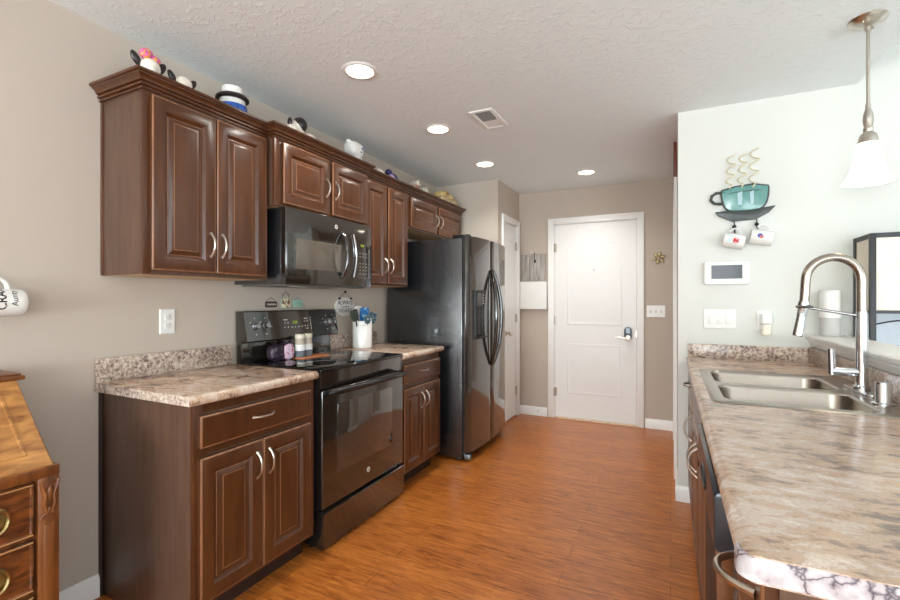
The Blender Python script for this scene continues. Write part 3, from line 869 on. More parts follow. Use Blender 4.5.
def fr_door(a, b2, nm, n=14):
    poly = [(-1.448, a), ]
    for i in range(n + 1):
        y = a + (b2 - a) * i / n
        e = 0.012 if i in (0, n) else 0
        poly.append((fr_front(y) - e, y))
    poly.append((-1.448, b2))
    return MB().prism(poly, 'z', 0.075, 1.772, 0.006)
fd = fr_door(fy0, ym - 0.003, 'l').build('freezer_door', 'black_door', t)
rd = fr_door(ym + 0.003, fy1, 'r').build('fridge_door', 'black_door', t)
for yy in (fy0 + 0.06, fy1 - 0.06):
    MB().box(-1.56, -1.42, yy - 0.03, yy + 0.03, 1.752, 1.79 if False else 1.785, 0.006).build('hinge_cover', 'black_plastic', t)
def fr_handle(y_c, sgn):
    pts = []; 
    for i in range(21):
        q = i / 20
        b_ = 1 - abs(2 * q - 1) ** 2.2
        yy = y_c + sgn * (0.012 + 0.05 * b_)
        pts.append((fr_front(y_c) + 0.008 + 0.058 * b_, yy, 0.715 + 0.805 * q))
    return MB().tube(pts, [0.013 + 0.004 * math.sin(math.pi * i / 20) for i in range(21)], 14)
fr_handle(ym, -1).build('handle', 'black_gloss', fd)
fr_handle(ym, 1).build('handle', 'black_gloss', rd)
# dispenser on the freezer door
dp = MB()
dy0, dy1, dz0, dz1 = 3.285, 3.50, 0.955, 1.345
fx = fr_front(3.40)
dp.loops((fx - 0.012, dy0, dz0), Y, Z, X, [(rect(dy1 - dy0, dz1 - dz0, 0), 0), (rect(dy1 - dy0, dz1 - dz0, 0), 0.016), (rect(dy1 - dy0, dz1 - dz0, 0.004), 0.018), (rect(dy1 - dy0, dz1 - dz0, 0.016), 0.018), (rect(dy1 - dy0, dz1 - dz0, 0.02), 0.014)])
dpo = dp.build('dispenser', 'black_plastic', fd)
MB().box(fx + 0.001, fx + 0.004, dy0 + 0.025, dy1 - 0.025, 1.225, 1.325, 0.001).build('control_panel', plain('grey_dispenser_panel', (98, 96, 94), 0.25), dpo)
MB().box(fx + 0.001, fx + 0.003, dy0 + 0.025, dy1 - 0.025, 0.975, 1.215, 0.001).build('recess', plain('dark_blue_black', (14, 20, 26), 0.2), dpo)
MB().box(fx, fx + 0.03, dy0 + 0.03, dy1 - 0.03, 0.962, 0.974, 0.002).build('drip_tray', 'black_plastic', dpo)
mk = MB()
for k in range(4): mk.box(fx + 0.004, fx + 0.0046, dy0 + 0.135, dy0 + 0.17, 1.235 + k * 0.022, 1.247 + k * 0.022)
mk.build('button', 'mark_dim', dpo)

# ------------------------------------------------------------------ right run
FX = 0.118     # cabinet faces on the right, facing left
def right_body(name, label, y0, y1, cat='cabinet'):
    t = thing(name, label, cat, (0.41, (y0 + y1) / 2, 0))
    mb = MB(); mb.prism([(FX, 0.105), (FX + 0.075, 0.105), (FX + 0.075, 0.0), (0.715, 0.0), (0.715, 0.6), (FX, 0.6)], 'y', y0, y1, 0.001)
    # open-topped carcass: sides, back rail and front rail carry the worktop
    mb.box(FX, 0.715, y0, y0 + 0.018, 0.6, 0.875); mb.box(FX, 0.715, y1 - 0.018, y1, 0.6, 0.875)
    mb.box(FX, FX + 0.012, y0 + 0.018, y1 - 0.018, 0.6, 0.875); mb.box(0.70, 0.715, y0 + 0.018, y1 - 0.018, 0.6, 0.875)
    mb.build('body', 'cab_side', t)
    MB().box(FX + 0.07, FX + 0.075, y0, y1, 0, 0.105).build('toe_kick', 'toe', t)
    return t
def rpanel(t, name, a, b2, z0, z1, flat):
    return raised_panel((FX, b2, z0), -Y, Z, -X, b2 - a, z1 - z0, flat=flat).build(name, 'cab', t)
def rpull(par, ya, za, yb, zb): pull('handle', par, (FX - 0.019, ya, za), (FX - 0.019, yb, zb), -X, 0.034, 0.0052)
# near cabinet
FX = 0.138
t = right_body('base_cabinet', 'brown base cabinet under the near rounded end of the long right worktop', 0.772, 1.065)
d = rpanel(t, 'drawer', 0.785, 1.05, 0.71, 0.86, True); pull('handle', d, (FX - 0.019, 0.835, 0.812), (FX - 0.019, 0.955, 0.812), -X, 0.047, 0.0062)
d = rpanel(t, 'door', 0.785, 1.05, 0.125, 0.695, False); rpull(d, 1.0, 0.50, 1.0, 0.62)
# dishwasher
FX = 0.118
t = thing('dishwasher', 'black dishwasher with raised control panel under the right worktop', 'dishwasher', (0.40, 1.37, 0))
mb = MB(); mb.box(0.17, 0.70, 1.075, 1.665, 0.1, 0.865); mb.box(0.2, 0.7, 1.075, 1.665, 0.0, 0.1)
mb.build('tub', 'black_plastic', t)
MB().box(0.113, 0.168, 1.073, 1.667, 0.105, 0.745, 0.005).build('door', 'black_gloss', t)
cp = MB().prism([(0.168, 0.748), (0.086, 0.748), (0.08, 0.756), (0.080, 0.862), (0.088, 0.87), (0.168, 0.87)], 'y', 1.073, 1.667, 0.004).build('control_panel', plain('slate_black_panel', (34, 40, 46), 0.28), t)
pts = [(0.0795, 1.37 + 0.07 * math.cos(2 * math.pi * i / 24), 0.80 + 0.022 * math.sin(2 * math.pi * i / 24)) for i in range(24)]
MB().tube(pts, 0.004, 8, closed=True).build('latch_pocket', 'black_plastic', cp)
# sink base
t = right_body('base_cabinet', 'brown two-door sink base cabinet below the steel sink', 1.675, 2.595)
rpanel(t, 'false_drawer', 1.69, 2.58, 0.71, 0.855, True)
for k, (a, b2) in enumerate(((1.69, 2.133), (2.137, 2.58))):
    d = rpanel(t, 'door', a, b2, 0.125, 0.695, False); yy = 2.10 if k == 0 else 2.17
    rpull(d, yy, 0.54, yy, 0.66)
# far drawer cabinet
t = right_body('base_cabinet', 'brown one-door base cabinet with drawer beside the white hallway wall end', 2.60, 3.165)
d = rpanel(t, 'drawer', 2.615, 3.15, 0.71, 0.855, True); rpull(d, 2.83, 0.785, 2.96, 0.785)
d = rpanel(t, 'door', 2.615, 3.15, 0.125, 0.695, False); rpull(d, 2.67, 0.53, 2.67, 0.66)

# right worktop, boolean-cut for the sink
t = thing('worktop', 'long mottled stone-look worktop on the right holding the steel sink', 'worktop', (0.4, 1.9, 0.876))
poly = counter_prof(0.718, 0.086, -1)
slab = MB().prism(poly, 'y', 0.742, YT - 0.003, 0.0)
# round the near front corner
so = slab.build('counter_slab', 'stone', t)
cut = MB()
def rr(x0, x1, y0, y1, r, k=6):
    p = []
    for cx, cy, a0 in ((x1 - r, y1 - r, 0), (x0 + r, y1 - r, 90), (x0 + r, y0 + r, 180), (x1 - r, y0 + r, 270)):
        for i in range(k + 1):
            a = R(a0 + 90 * i / k); p.append((cx + r * math.cos(a), cy + r * math.sin(a)))
    return p
cut.prism(rr(0.150, 0.665, 1.815, 2.608, 0.03), 'z', 0.80, 1.0)
# corner trim: everything outside a rounded corner at the near front edge
rc = 0.022
cp_ = [(0.05, 0.66), (0.086 + rc, 0.66), (0.086 + rc, 0.742)]
for i in range(9):
    a = R(270 - 90 * i / 8); cp_.append((0.086 + rc + rc * math.cos(a), 0.742 + rc + rc * math.sin(a)))
cp_.append((0.05, 0.742 + rc))
cut.prism(cp_, 'z', 0.80, 1.0)
co = cut.build('cutter', 'stone', t)
md = so.modifiers.new('b', 'BOOLEAN'); md.operation = 'DIFFERENCE'; md.object = co; md.solver = 'EXACT'
bpy.context.view_layer.update()
dg = bpy.context.evaluated_depsgraph_get()
me2 = bpy.data.meshes.new_from_object(so.evaluated_get(dg))
so.modifiers.clear(); so.data = me2; bpy.data.objects.remove(co)
me2.set_sharp_from_angle(angle=R(35))
# laminate strip on the near end, following the rounded corner
st = MB(); pth = [(0.086, 0.778)] + [(0.086 + rc + rc * math.cos(R(180 + 90 * i / 8)), 0.742 + rc + rc * math.sin(R(180 + 90 * i / 8))) for i in range(9)] + [(0.716, 0.742)]
bm = bmesh.new(); A = []
def nn(i):
    a = Vector(pth[max(0, i - 1)]); b2 = Vector(pth[min(len(pth) - 1, i + 1)]); d = (b2 - a).normalized(); return Vector((d.y, -d.x))
for i, p in enumerate(pth):
    n_ = nn(i); row = []
    for off_, z in ((0.0, 0.8775), (0.002, 0.879), (0.002, 0.909), (0.0, 0.9125), (-0.004, 0.913), (-0.004, 0.877)):
        row.append(bm.verts.new((p[0] + n_.x * off_, p[1] + n_.y * off_, z)))
    A.append(row)
for a, b2 in zip(A[:-1], A[1:]):
    for k in range(6): bm.faces.new((a[k], a[(k + 1) % 6], b2[(k + 1) % 6], b2[k]))
bm.faces.new(A[0]); bm.faces.new(A[-1])
bmesh.ops.recalc_face_normals(bm, faces=bm.faces[:])
st.bm.free(); st.bm = bm
st.build('end_strip', 'marble', t)['label'] = 'pale veined end strip'
MB().box(0.098, 0.718, YT - 0.022, YT - 0.003, 0.9135, 0.997, 0.004).build('backsplash', 'speck', t)
MB().box(0.700, 0.718, 0.75, YT - 0.022, 0.9135, 1.003, 0.004).build('backsplash', 'speck', t)

# sink
t = thing('sink', 'stainless steel double bowl sink set in the right worktop', 'sink', (0.39, 2.21, 0.914))
bm = bmesh.new()
zt = 0.9165
def ring(pts, z): return [bm.verts.new((p[0], p[1], z)) for p in pts]
def bridge(a, b2):
    n = len(a)
    for i in range(n): bm.faces.new((a[i], a[(i + 1) % n], b2[(i + 1) % n], b2[i]))
bowls = [(0.172, 0.598, 1.845, 2.185), (0.172, 0.598, 2.225, 2.578)]
K = 6
# rim built as a grid of quads round both bowls
outer = (0.130, 0.690, 1.795, 2.632)
def bowl(b_, z):
    x0, x1, y0, y1 = b_
    top = ring(rr(x0, x1, y0, y1, 0.055, K), zt)
    prev = top
    for ins, dz, r_ in ((0.003, -0.004, 0.054), (0.006, -0.012, 0.052), (0.014, -0.13, 0.05), (0.022, -0.165, 0.05), (0.045, -0.182, 0.045), (0.12, -0.187, 0.03)):
        nx = ring(rr(x0 + ins, x1 - ins, y0 + ins, y1 - ins, r_, K), zt + dz); bridge(prev, nx); prev = nx
    bm.faces.new(prev)
    return top
tops = [bowl(b_, zt) for b_ in bowls]
me_o = ring(rr(*outer, 0.035, K), zt)
me_o2 = ring(rr(outer[0] - 0.003, outer[1] + 0.003, outer[2] - 0.003, outer[3] + 0.003, 0.037, K), 0.9142)
bridge(me_o, me_o2)
edges = []
for lp in tops + [me_o]:
    for i in range(len(lp)):
        e = bm.edges.get((lp[i], lp[(i + 1) % len(lp)]))
        edges.append(e)
bmesh.ops.triangle_fill(bm, use_beauty=True, use_dissolve=True, edges=edges)
bmesh.ops.recalc_face_normals(bm, faces=bm.faces[:])
s_ = MB(); s_.bm.free(); s_.bm = bm
s_.build('basin', 'steel', t, sharp=40)
for (x0, x1, yy0, yy1) in bowls:
    MB().lathe([(0, 0.0), (0.042, 0.0), (0.045, 0.002), (0.038, 0.004), (0.03, 0.0015), (0, 0.0015)], ((x0 + x1) / 2, (yy0 + yy1) / 2, zt - 0.1868), 'z', 24).build('drain', 'chrome', t)

# faucet
t = thing('faucet', 'tall chrome pull-down spring faucet behind the steel sink', 'faucet', (0.66, 2.25, zt))
fxx = 0.66
MB().prism(rr(fxx - 0.026, fxx + 0.026, 2.12, 2.38, 0.025), 'z', zt, zt + 0.007, 0.002).build('base_plate', 'chrome', t)
mb = MB(); mb.lathe([(0, 0), (0.027, 0), (0.027, 0.012), (0.021, 0.018), (0.019, 0.05), (0.0185, 0.16), (0.017, 0.30), (0.0, 0.30)], (fxx, 2.25, zt + 0.006), 'z', 24)
mb.build('column', 'chrome', t)
pts = [(fxx, 2.25, 1.215)]
ctr = (0.5735, 2.25, 1.37); 
for i in range(17):
    a = math.pi * i / 16
    pts.append((ctr[0] + 0.0865 * math.cos(a), 2.25, 1.345 + 0.09 * math.sin(a)))
pts.append((0.482, 2.25, 1.25))
MB().tube(pts, 0.0165, 16).build('spring_hose', 'spring', t)
# fine coil ribs on the hose
rb = MB()
P = [Vector(p) for p in pts]
seg = []
for a, b2 in zip(P[:-1], P[1:]):
    n_ = max(1, int((b2 - a).length / 0.006))
    seg += [a.lerp(b2, k / n_) for k in range(n_)]
hel = []
for i in range(len(seg) * 6):
    q = i / 6; k = min(int(q), len(seg) - 2); p = seg[k].lerp(seg[k + 1], q - k)
    d = (seg[min(k + 1, len(seg) - 1)] - seg[k]).normalized(); u = Y; w_ = d.cross(u).normalized()
    an = 2 * math.pi * i / 6
    hel.append(p + (u * math.cos(an) + w_ * math.sin(an)) * 0.017)
rb.tube(hel, 0.0012, 4)
rb.build('spring_coil', 'spring', t)
mb = MB(); tilt = Matrix.Rotation(R(9), 3, 'Y')
mb.lathe([(0, 0.01), (0.0195, 0.008), (0.021, -0.01), (0.018, -0.02), (0.0165, -0.055), (0.018, -0.10), (0.019, -0.128), (0.0155, -0.132), (0, -0.132)], (0.481, 2.25, 1.252), 'z', 22, mat=tilt)
mb.build('spray_head', 'chrome', t)
mb = MB(); mb.tube([(fxx, 2.25, 1.205), (0.57, 2.25, 1.222), (0.484, 2.25, 1.238)], 0.0055, 10)
pts = [(0.482 + 0.024 * math.cos(2 * math.pi * i / 20), 2.25 + 0.024 * math.sin(2 * math.pi * i / 20), 1.24) for i in range(20)]
mb.tube(pts, 0.005, 8, closed=True)
mb.build('holder_arm', plain('dark_nickel_arm', (120, 116, 112), 0.25, 1.0), t)
mb = MB(); mb.tube([(fxx, 2.25, 0.988), (0.61, 2.25, 0.987), (0.568, 2.25, 0.986)], [0.015, 0.0165, 0.017], 16)
mb.tube([(0.571, 2.25, 0.975), (0.569, 2.25, 1.02), (0.568, 2.25, 1.075)], [0.014, 0.0125, 0.013], 16)
mb.build('lever', 'chrome', t)
# soap dispenser / air gap cap
mb = MB(); mb.lathe([(0, 0), (0.032, 0), (0.032, 0.004), (0.024, 0.007), (0.0225, 0.011), (0.0225, 0.066), (0.020, 0.074), (0, 0.076)], (0.643, 2.0, zt), 'z', 26)
tag(mb.build('air_gap_cap', 'chrome', origin=(0.643, 2.0, zt)), 'short chrome cylinder cap on the sink deck beside the faucet', 'sink cap')

# smart speaker on the ledge
t = thing('smart_speaker', 'white cylindrical smart speaker on the half wall ledge by the faucet', 'speaker', (0.775, 3.09, 1.072))
q = (0.775, 3.09, 1.072)
MB().lathe([(0, 0), (0.040, 0), (0.044, 0.004), (0.046, 0.10), (0.0, 0.10)], q, 'z', 32).build('mesh_base', 'speaker_mesh', t)
MB().lathe([(0, 0.10), (0.0465, 0.10), (0.047, 0.105), (0.046, 0.236), (0.043, 0.246), (0, 0.248)], q, 'z', 32).build('upper_shell', 'white_plastic', t)

# rack behind the half wall
t = thing('metal_rack', 'black metal framed rack with cream panels behind the half wall', 'rack', (1.25, 3.02, 0))
x0, x1, ya, yb, zt2 = 0.892, 1.70, 2.93, 3.165, 1.600
f = MB(); w = 0.024
for xx in (x0, x1 - w):
    for yy in (ya, yb - w): f.box(xx, xx + w, yy, yy + w, 0, zt2, 0.002)
for zz in (zt2 - w, 1.20, 0.55, 0.10):
    w2 = w if zz > 1.5 else 0.016
    for yy in (ya, yb - w): f.box(x0 + w, x1 - w, yy + 0.003, yy + w - 0.003, zz, zz + w2)
    for xx in (x0, x1 - w): f.box(xx + 0.003, xx + w - 0.003, ya + w, yb - w, zz, zz + w2)
f.build('frame', 'black_iron', t)
MB().box(x0 + w, x1 - w, ya + 0.008, ya + 0.014, 1.216, zt2 - w).build('front_panel', 'cream_panel', t)
MB().box(x0 + 0.008, x0 + 0.014, ya + w, yb - w, 1.216, zt2 - w).build('side_panel', 'cream_panel', t)
MB().box(x0 + w, x1 - w, yb - 0.014, yb - 0.008, 0.566, 1.20).build('lower_panel', 'blue_panel', t)['label'] = 'pale blue lower panel'
sc = MB()
pts = []
for i in range(40):
    q_ = i / 39
    pts.append((x0 + 0.02 + 0.30 * q_, ya + 0.010, 1.145 + 0.03 * q_ + 0.012 * math.sin(q_ * 5)))
sc.tube(pts, 0.004, 8)
for cx, cz, s_ in ((x0 + 0.30, 1.168, 1), (x0 + 0.22, 1.10, 1)):
    pts = [(cx + (0.022 - 0.0007 * i) * math.cos(0.45 * i), ya + 0.010, cz + (0.022 - 0.0007 * i) * math.sin(0.45 * i)) for i in range(28)]
    sc.tube(pts, 0.0035, 8)
sc.build('scroll', 'black_iron', t)

# ------------------------------------------------------------------ ceiling fixtures
lx = [(-1.441, 1.881, 'large round lit recessed ceiling light nearest the camera, over the stove'),
      (-1.445, 2.757, 'round lit recessed ceiling light beside the ceiling vent'),
      (-1.449, 3.647, 'round lit recessed ceiling light in front of the refrigerator'),
      (-0.70, 4.29, 'round lit recessed ceiling light before the white entry door')]
t0 = thing('recessed_light', lx[0][2], 'ceiling light', (lx[0][0], lx[0][1], H), 'recessed ceiling lights')
q = (lx[0][0], lx[0][1], H)
MB().lathe([(0.068, -0.002), (0.071, -0.006), (0.088, -0.005), (0.094, -0.0005), (0.094, 0.0), (0.068, 0.0)], q, 'z', 36).build('trim_ring', 'trim', t0)
MB().lathe([(0, -0.0045), (0.05, -0.0045), (0.069, -0.003), (0.069, 0.0), (0, 0.0)], q, 'z', 36).build('lens', 'lamp', t0)
for (a, b2, lab) in lx[1:]:
    copy_tree(t0, a - lx[0][0], b2 - lx[0][1], 0, lab)
for i, (a, b2, lab) in enumerate(lx):
    ld = bpy.data.lights.new('downlight_lamp', 'SPOT')
    ld.energy = DOWNLIGHT_POWER; ld.spot_size = R(140); ld.spot_blend = 0.9; ld.shadow_soft_size = 0.07; ld.color = (1.0, 0.98, 0.94)
    lo = bpy.data.objects.new('downlight_lamp', ld); C.objects.link(lo); lo.location = (a, b2, H - 0.012)

# supply vent
t = thing('ceiling_vent', 'white rectangular ceiling air vent with grey louvres', 'vent', (-1.065, 2.75, H))
x0, x1, y0, y1 = -1.145, -0.985, 2.595, 2.905
mb = MB(); mb.loops((x0, y1, H), X, -Y, -Z, [(rect(0.16, 0.31, 0), 0), (rect(0.16, 0.31, 0.002), 0.006), (rect(0.16, 0.31, 0.02), 0.010), (rect(0.16, 0.31, 0.028), 0.006), (rect(0.16, 0.31, 0.03), 0.0015)])
mb.build('frame', 'trim', t)
sl_ = MB()
for i in range(5):
    yy = y0 + 0.04 + i * 0.027
    sl_.prism([(yy, H - 0.002), (yy + 0.003, H - 0.002), (yy + 0.016, H - 0.008), (yy + 0.013, H - 0.008)], 'x', x0 + 0.032, x1 - 0.032)
sl_.build('louvres', plain('pale_grey_louvre', (150, 150, 150), 0.5), t)
MB().box(x0 + 0.03, x1 - 0.03, y1 - 0.155, y1 - 0.03, H - 0.005, H - 0.002).build('damper_plate', 'trim', t)
MB().box(x0 + 0.03, x1 - 0.03, y0 + 0.03, y1 - 0.155, H - 0.0022, H - 0.0016).build('duct_opening', plain('duct_grey', (90, 92, 94), 0.6), t)

# pendant
px_, py_ = 0.746, 2.473
t = thing('pendant_light', 'brushed nickel pendant light with lit white bell glass shade', 'pendant light', (px_, py_, H))
q = (px_, py_, H)
MB().lathe([(0, 0), (0.064, 0), (0.066, -0.004), (0.060, -0.012), (0.035, -0.027), (0.013, -0.036), (0.012, -0.05), (0, -0.05)], q, 'z', 32).build('canopy', 'nickel', t)
for a in (0.9, 0.9 + math.pi): MB().ball((px_ + 0.045 * math.cos(a), py_ + 0.045 * math.sin(a), H - 0.026), 0.005, u=10, v=6).build('screw', 'nickel', t)
MB().tube([(px_, py_, H - 0.045), (px_, py_, 2.085)], 0.0065, 12).build('rod', 'nickel', t)
MB().lathe([(0, 2.09), (0.009, 2.09), (0.010, 2.07), (0.017, 2.045), (0.018, 2.02), (0.014, 1.995), (0.018, 1.985), (0.015, 1.975), (0.028, 1.962), (0.034, 1.94), (0.036, 1.925), (0, 1.925)], (px_, py_, 0), 'z', 28).build('socket_cup', 'nickel', t)
prf = [(0.030, 1.927), (0.040, 1.925), (0.044, 1.917), (0.046, 1.892), (0.050, 1.855), (0.059, 1.815), (0.072, 1.782), (0.086, 1.762), (0.0835, 1.761), (0.0695, 1.781), (0.056, 1.815), (0.047, 1.855), (0.043, 1.892), (0.040, 1.915), (0.030, 1.920)]
MB().lathe(prf + [prf[0]], (px_, py_, 0), 'z', 36).build('shade', 'shade', t)
MB().ball((px_, py_, 1.87), (0.026, 0.026, 0.036)).build('bulb', 'lamp', t)
ld = bpy.data.lights.new('pendant_lamp', 'POINT'); ld.energy = PENDANT_POWER; ld.shadow_soft_size = 0.04; ld.color = (1, 0.9, 0.76)
lo = bpy.data.objects.new('pendant_lamp', ld); C.objects.link(lo); lo.location = (px_, py_, 1.80)

# ------------------------------------------------------------------ white wall: plates, thermostat, cup rack
def plate(name, label, cat, o, u, v, n, w, h, mat='white_plastic'):
    c = Vector(o)
    t = thing(name, label, cat, c)
    pts = rect(w, h, 0)
    mb = MB(); mb.loops(c - Vector(u) * w / 2 - Vector(v) * h / 2, u, v, n, [(rect(w, h, 0), 0), (rect(w, h, 0), 0.002), (rect(w, h, 0.004), 0.006)])
    mb.build('cover_plate', mat, t)
    return t
def bump_box(t, name, c, u, v, n, w, h, d, mat):
    c, u, v, n = map(Vector, (c, u, v, n))
    mb = MB(); mb.loops(c - u * w / 2 - v * h / 2, u, v, n, [(rect(w, h, 0), 0), (rect(w, h, 0), d - 0.001), (rect(w, h, 0.0015), d)])
    return mb.build(name, mat, t)
# three-gang plate on the white wall
c = Vector((0.268, YT, 1.152)); t = plate('switch_plate', 'white outlet and switch plate below the thermostat', 'switch plate', c, X, Z, -Y, 0.172, 0.118)
for k in (-1, 0, 1):
    q = c + X * k * 0.046 - Y * 0.006
    o = bump_box(t, 'switch', q, X, Z, -Y, 0.033, 0.066, 0.003, 'white_plastic')
    if k < 1:
        for dz in (-0.012, 0.012):
            bump_box(o, 'slot', q + Z * dz - X * 0.005 - Y * 0.0028, X, Z, -Y, 0.003, 0.009, 0.0006, 'mark_dim')
# plug-in device
c = Vector((0.49, YT, 1.135)); t = plate('wall_outlet', 'white wall outlet plate with a plug-in freshener below the cup rack', 'outlet', c + Z * 0.01, X, Z, -Y, 0.073, 0.118)
t = thing('plug_in_freshener', 'white plug-in air freshener on the outlet right of the switch plate', 'air freshener', (0.498, YT - 0.006, 1.12))
mb = MB(); mb.prism(rr(0.472, 0.53, YT - 0.052, YT - 0.007, 0.012), 'z', 1.128, 1.185, 0.006, 3); mb.build('body', 'white_plastic', t)
MB().prism(rr(0.478, 0.526, YT - 0.046, YT - 0.010, 0.010), 'z', 1.062, 1.126, 0.004, 3).build('refill', plain('cream_refill', (236, 228, 210), 0.25), t)
# thermostat
c = Vector((0.303, YT, 1.431))
t = thing('thermostat', 'white rectangular thermostat with grey screen on the white wall', 'thermostat', c)
mb = MB(); mb.prism([(p[0], p[1]) for p in rr(c.x - 0.118, c.x + 0.118, c.z - 0.07, c.z + 0.07, 0.012)], 'y', YT - 0.026, YT, 0.004, 3); mb.build('housing', 'white_plastic', t)
MB().box(c.x - 0.08, c.x + 0.08, YT - 0.0268, YT - 0.0255, c.z - 0.036, c.z + 0.046).build('screen', 'grey_screen', t)
# steaming cup wall rack
yy = YT - 0.012
t = thing('cup_wall_rack', 'teal metal coffee cup wall rack with cream wire steam', 'wall rack', (0.39, YT, 1.80))
cup = []
for i in range(21):
    a = math.pi + math.pi * i / 20
    ca, sa = math.cos(a), math.sin(a)
    cup.append((0.395 + 0.118 * math.copysign(abs(ca) ** 0.42, ca), 1.925 + 0.128 * math.copysign(abs(sa) ** 0.85, sa)))
cup += [(0.513, 1.935), (0.44, 1.952), (0.35, 1.945), (0.277, 1.928)]
mb = MB(); mb.prism(cup, 'y', YT - 0.020, YT - 0.010, 0.003); co_ = mb.build('cup_body', 'teal', t)
mb = MB(); mb.tube([(p[0], YT - 0.016, p[1]) for p in cup], 0.0055, 8, closed=True)
mb.tube([(0.285, YT - 0.016, 1.90), (0.35, YT - 0.018, 1.912), (0.44, YT - 0.018, 1.915), (0.51, YT - 0.016, 1.91)], 0.0035, 8)
mb.build('rim', 'teal_dark', t)
st_ = MB(); 
for xx, ww in ((0.362, 0.02), (0.425, 0.015)): st_.prism([(xx, 1.835), (xx + ww, 1.835), (xx + ww * 1.05, 1.915), (xx - 0.004, 1.905)], 'y', YT - 0.0215, YT - 0.0195)
st_.build('glaze_stripe', plain('pale_blue_glaze', (170, 198, 204), 0.3), co_)
mb = MB(); mb.tube([(0.288, yy, 1.915), (0.25, yy, 1.918), (0.226, yy, 1.90), (0.222, yy, 1.875), (0.24, yy, 1.855), (0.27, yy, 1.85), (0.292, yy, 1.853)], 0.0085, 10)
mb.build('cup_handle', 'teal_dark', t)
sau = [(0.244, 1.800), (0.262, 1.776), (0.335, 1.738), (0.45, 1.742), (0.515, 1.778), (0.548, 1.816), (0.47, 1.806), (0.395, 1.797), (0.31, 1.806)]
mb = MB(); mb.prism(sau, 'y', YT - 0.024, YT - 0.004, 0.002); mb.build('saucer', 'teal_dark', t)
for k, (xx, z0, z1, rr_) in enumerate(((0.326, 1.935, 2.13, 0.021), (0.386, 1.935, 2.13, 0.021), (0.443, 1.93, 2.155, 0.023))):
    pts = []
    for i in range(70):
        q_ = i / 69
        rad = rr_ * min(1, q_ * 5)
        pts.append((xx - 0.008 + 0.010 * q_ + rad * math.sin(q_ * 6.2 * math.pi), YT - 0.030 - 0.9 * rad * math.cos(q_ * 6.2 * math.pi), z0 + (z1 - z0) * q_))
    MB().tube(pts, 0.0042, 6).build('steam_wire', 'cream_wire', t)
hooks = [(0.343, 1.706), (0.455, 1.714)]
for xx, zz in hooks:
    mb = MB(); mb.tube([(xx, YT - 0.014, 1.77), (xx, YT - 0.016, zz - 0.012), (xx, YT - 0.022, zz - 0.034), (xx, YT - 0.036, zz - 0.043), (xx, YT - 0.049, zz - 0.036), (xx, YT - 0.052, zz - 0.024)], 0.003, 8)
    mb.ball((xx, YT - 0.016, zz), 0.011, u=12, v=8)
    mb.build('hook', 'black_iron', t)
# two small mugs on the hooks
def hung_mug(label, hx, hz, ang, prints):
    # axis lies along the wall, handle up over the hook
    c = Vector((hx + 0.005, YT - 0.046, hz - 0.087))
    t = thing('mug', label, 'mug', c)
    Rm = Matrix.Rotation(R(ang), 3, 'Y')
    rad, L_ = 0.042, 0.108
    mb = MB(); mb.lathe([(0, -L_ / 2), (rad * 0.92, -L_ / 2), (rad, -L_ / 2 + 0.006), (rad, L_ / 2), (rad - 0.003, L_ / 2), (rad - 0.004, -L_ / 2 + 0.006), (0, -L_ / 2 + 0.005)], c, 'x', 30, mat=Rm)
    mb.build('body', 'white_gloss', t)
    pts = []
    for i in range(13):
        a = math.pi * i / 12
        pts.append(c + Rm @ Vector((0.030 * math.cos(a), 0, rad - 0.002 + 0.034 * math.sin(a))))
    MB().tube(pts, 0.0045, 8).build('handle', 'white_gloss', t)
    for (nm, mat, kind, dx, dz, s) in prints:
        p = MB()
        def P(a, r_, k=0):  # onto the cylinder
            xx = dx + r_ * math.cos(a); zz = dz + r_ * math.sin(a)
            return xx, zz
        if kind == 'blot':
            poly = [(dx + s * (1 if i % 2 else 0.55) * math.cos(2 * math.pi * i / 14), dz + s * (1 if i % 2 else 0.55) * math.sin(2 * math.pi * i / 14)) for i in range(14)]
        elif kind == 'rect':
            poly = [(dx - s + 2 * s * i / 4, dz - s) for i in range(5)] + [(dx + s - 2 * s * i / 4, dz + s) for i in range(5)]
        else:
            poly = [(dx + s * math.cos(2 * math.pi * i / 20), dz + s * math.sin(2 * math.pi * i / 20)) for i in range(20)]
        bm = bmesh.new()
        def lift(x_, z_, r_): 
            z_ = max(-r_ * 0.95, min(r_ * 0.95, z_)); return c + Rm @ Vector((x_, -math.sqrt(r_ * r_ - z_ * z_), z_))
        n = len(poly)
        ctr_ = bm.verts.new(lift(dx, dz, rad + 0.0008))
        ri = [bm.verts.new(lift(x_, z_, rad + 0.0008)) for x_, z_ in poly]
        for i in range(n): bm.faces.new((ctr_, ri[i], ri[(i + 1) % n]))
        p.bm.free(); p.bm = bm
        p.build(nm, mat, t)
    return t
hung_mug('small white mug with a red splash print hanging from the cup rack, left one', hooks[0][0] - 0.012, hooks[0][1], 14,
         [('pale_print', 'sky_ink', 'rect', -0.024, 0.004, 0.018), ('red_print', 'red_ink', 'blot', 0.008, -0.002, 0.022)])
hung_mug('small white mug with a blue and orange dot hanging from the cup rack, right one', hooks[1][0] + 0.012, hooks[1][1] + 0.004, 12,
         [('blue_dot', 'blue_ink', 'dot', -0.012, 0.004, 0.013), ('orange_dot', 'orange_ink', 'dot', -0.003, -0.001, 0.010)])

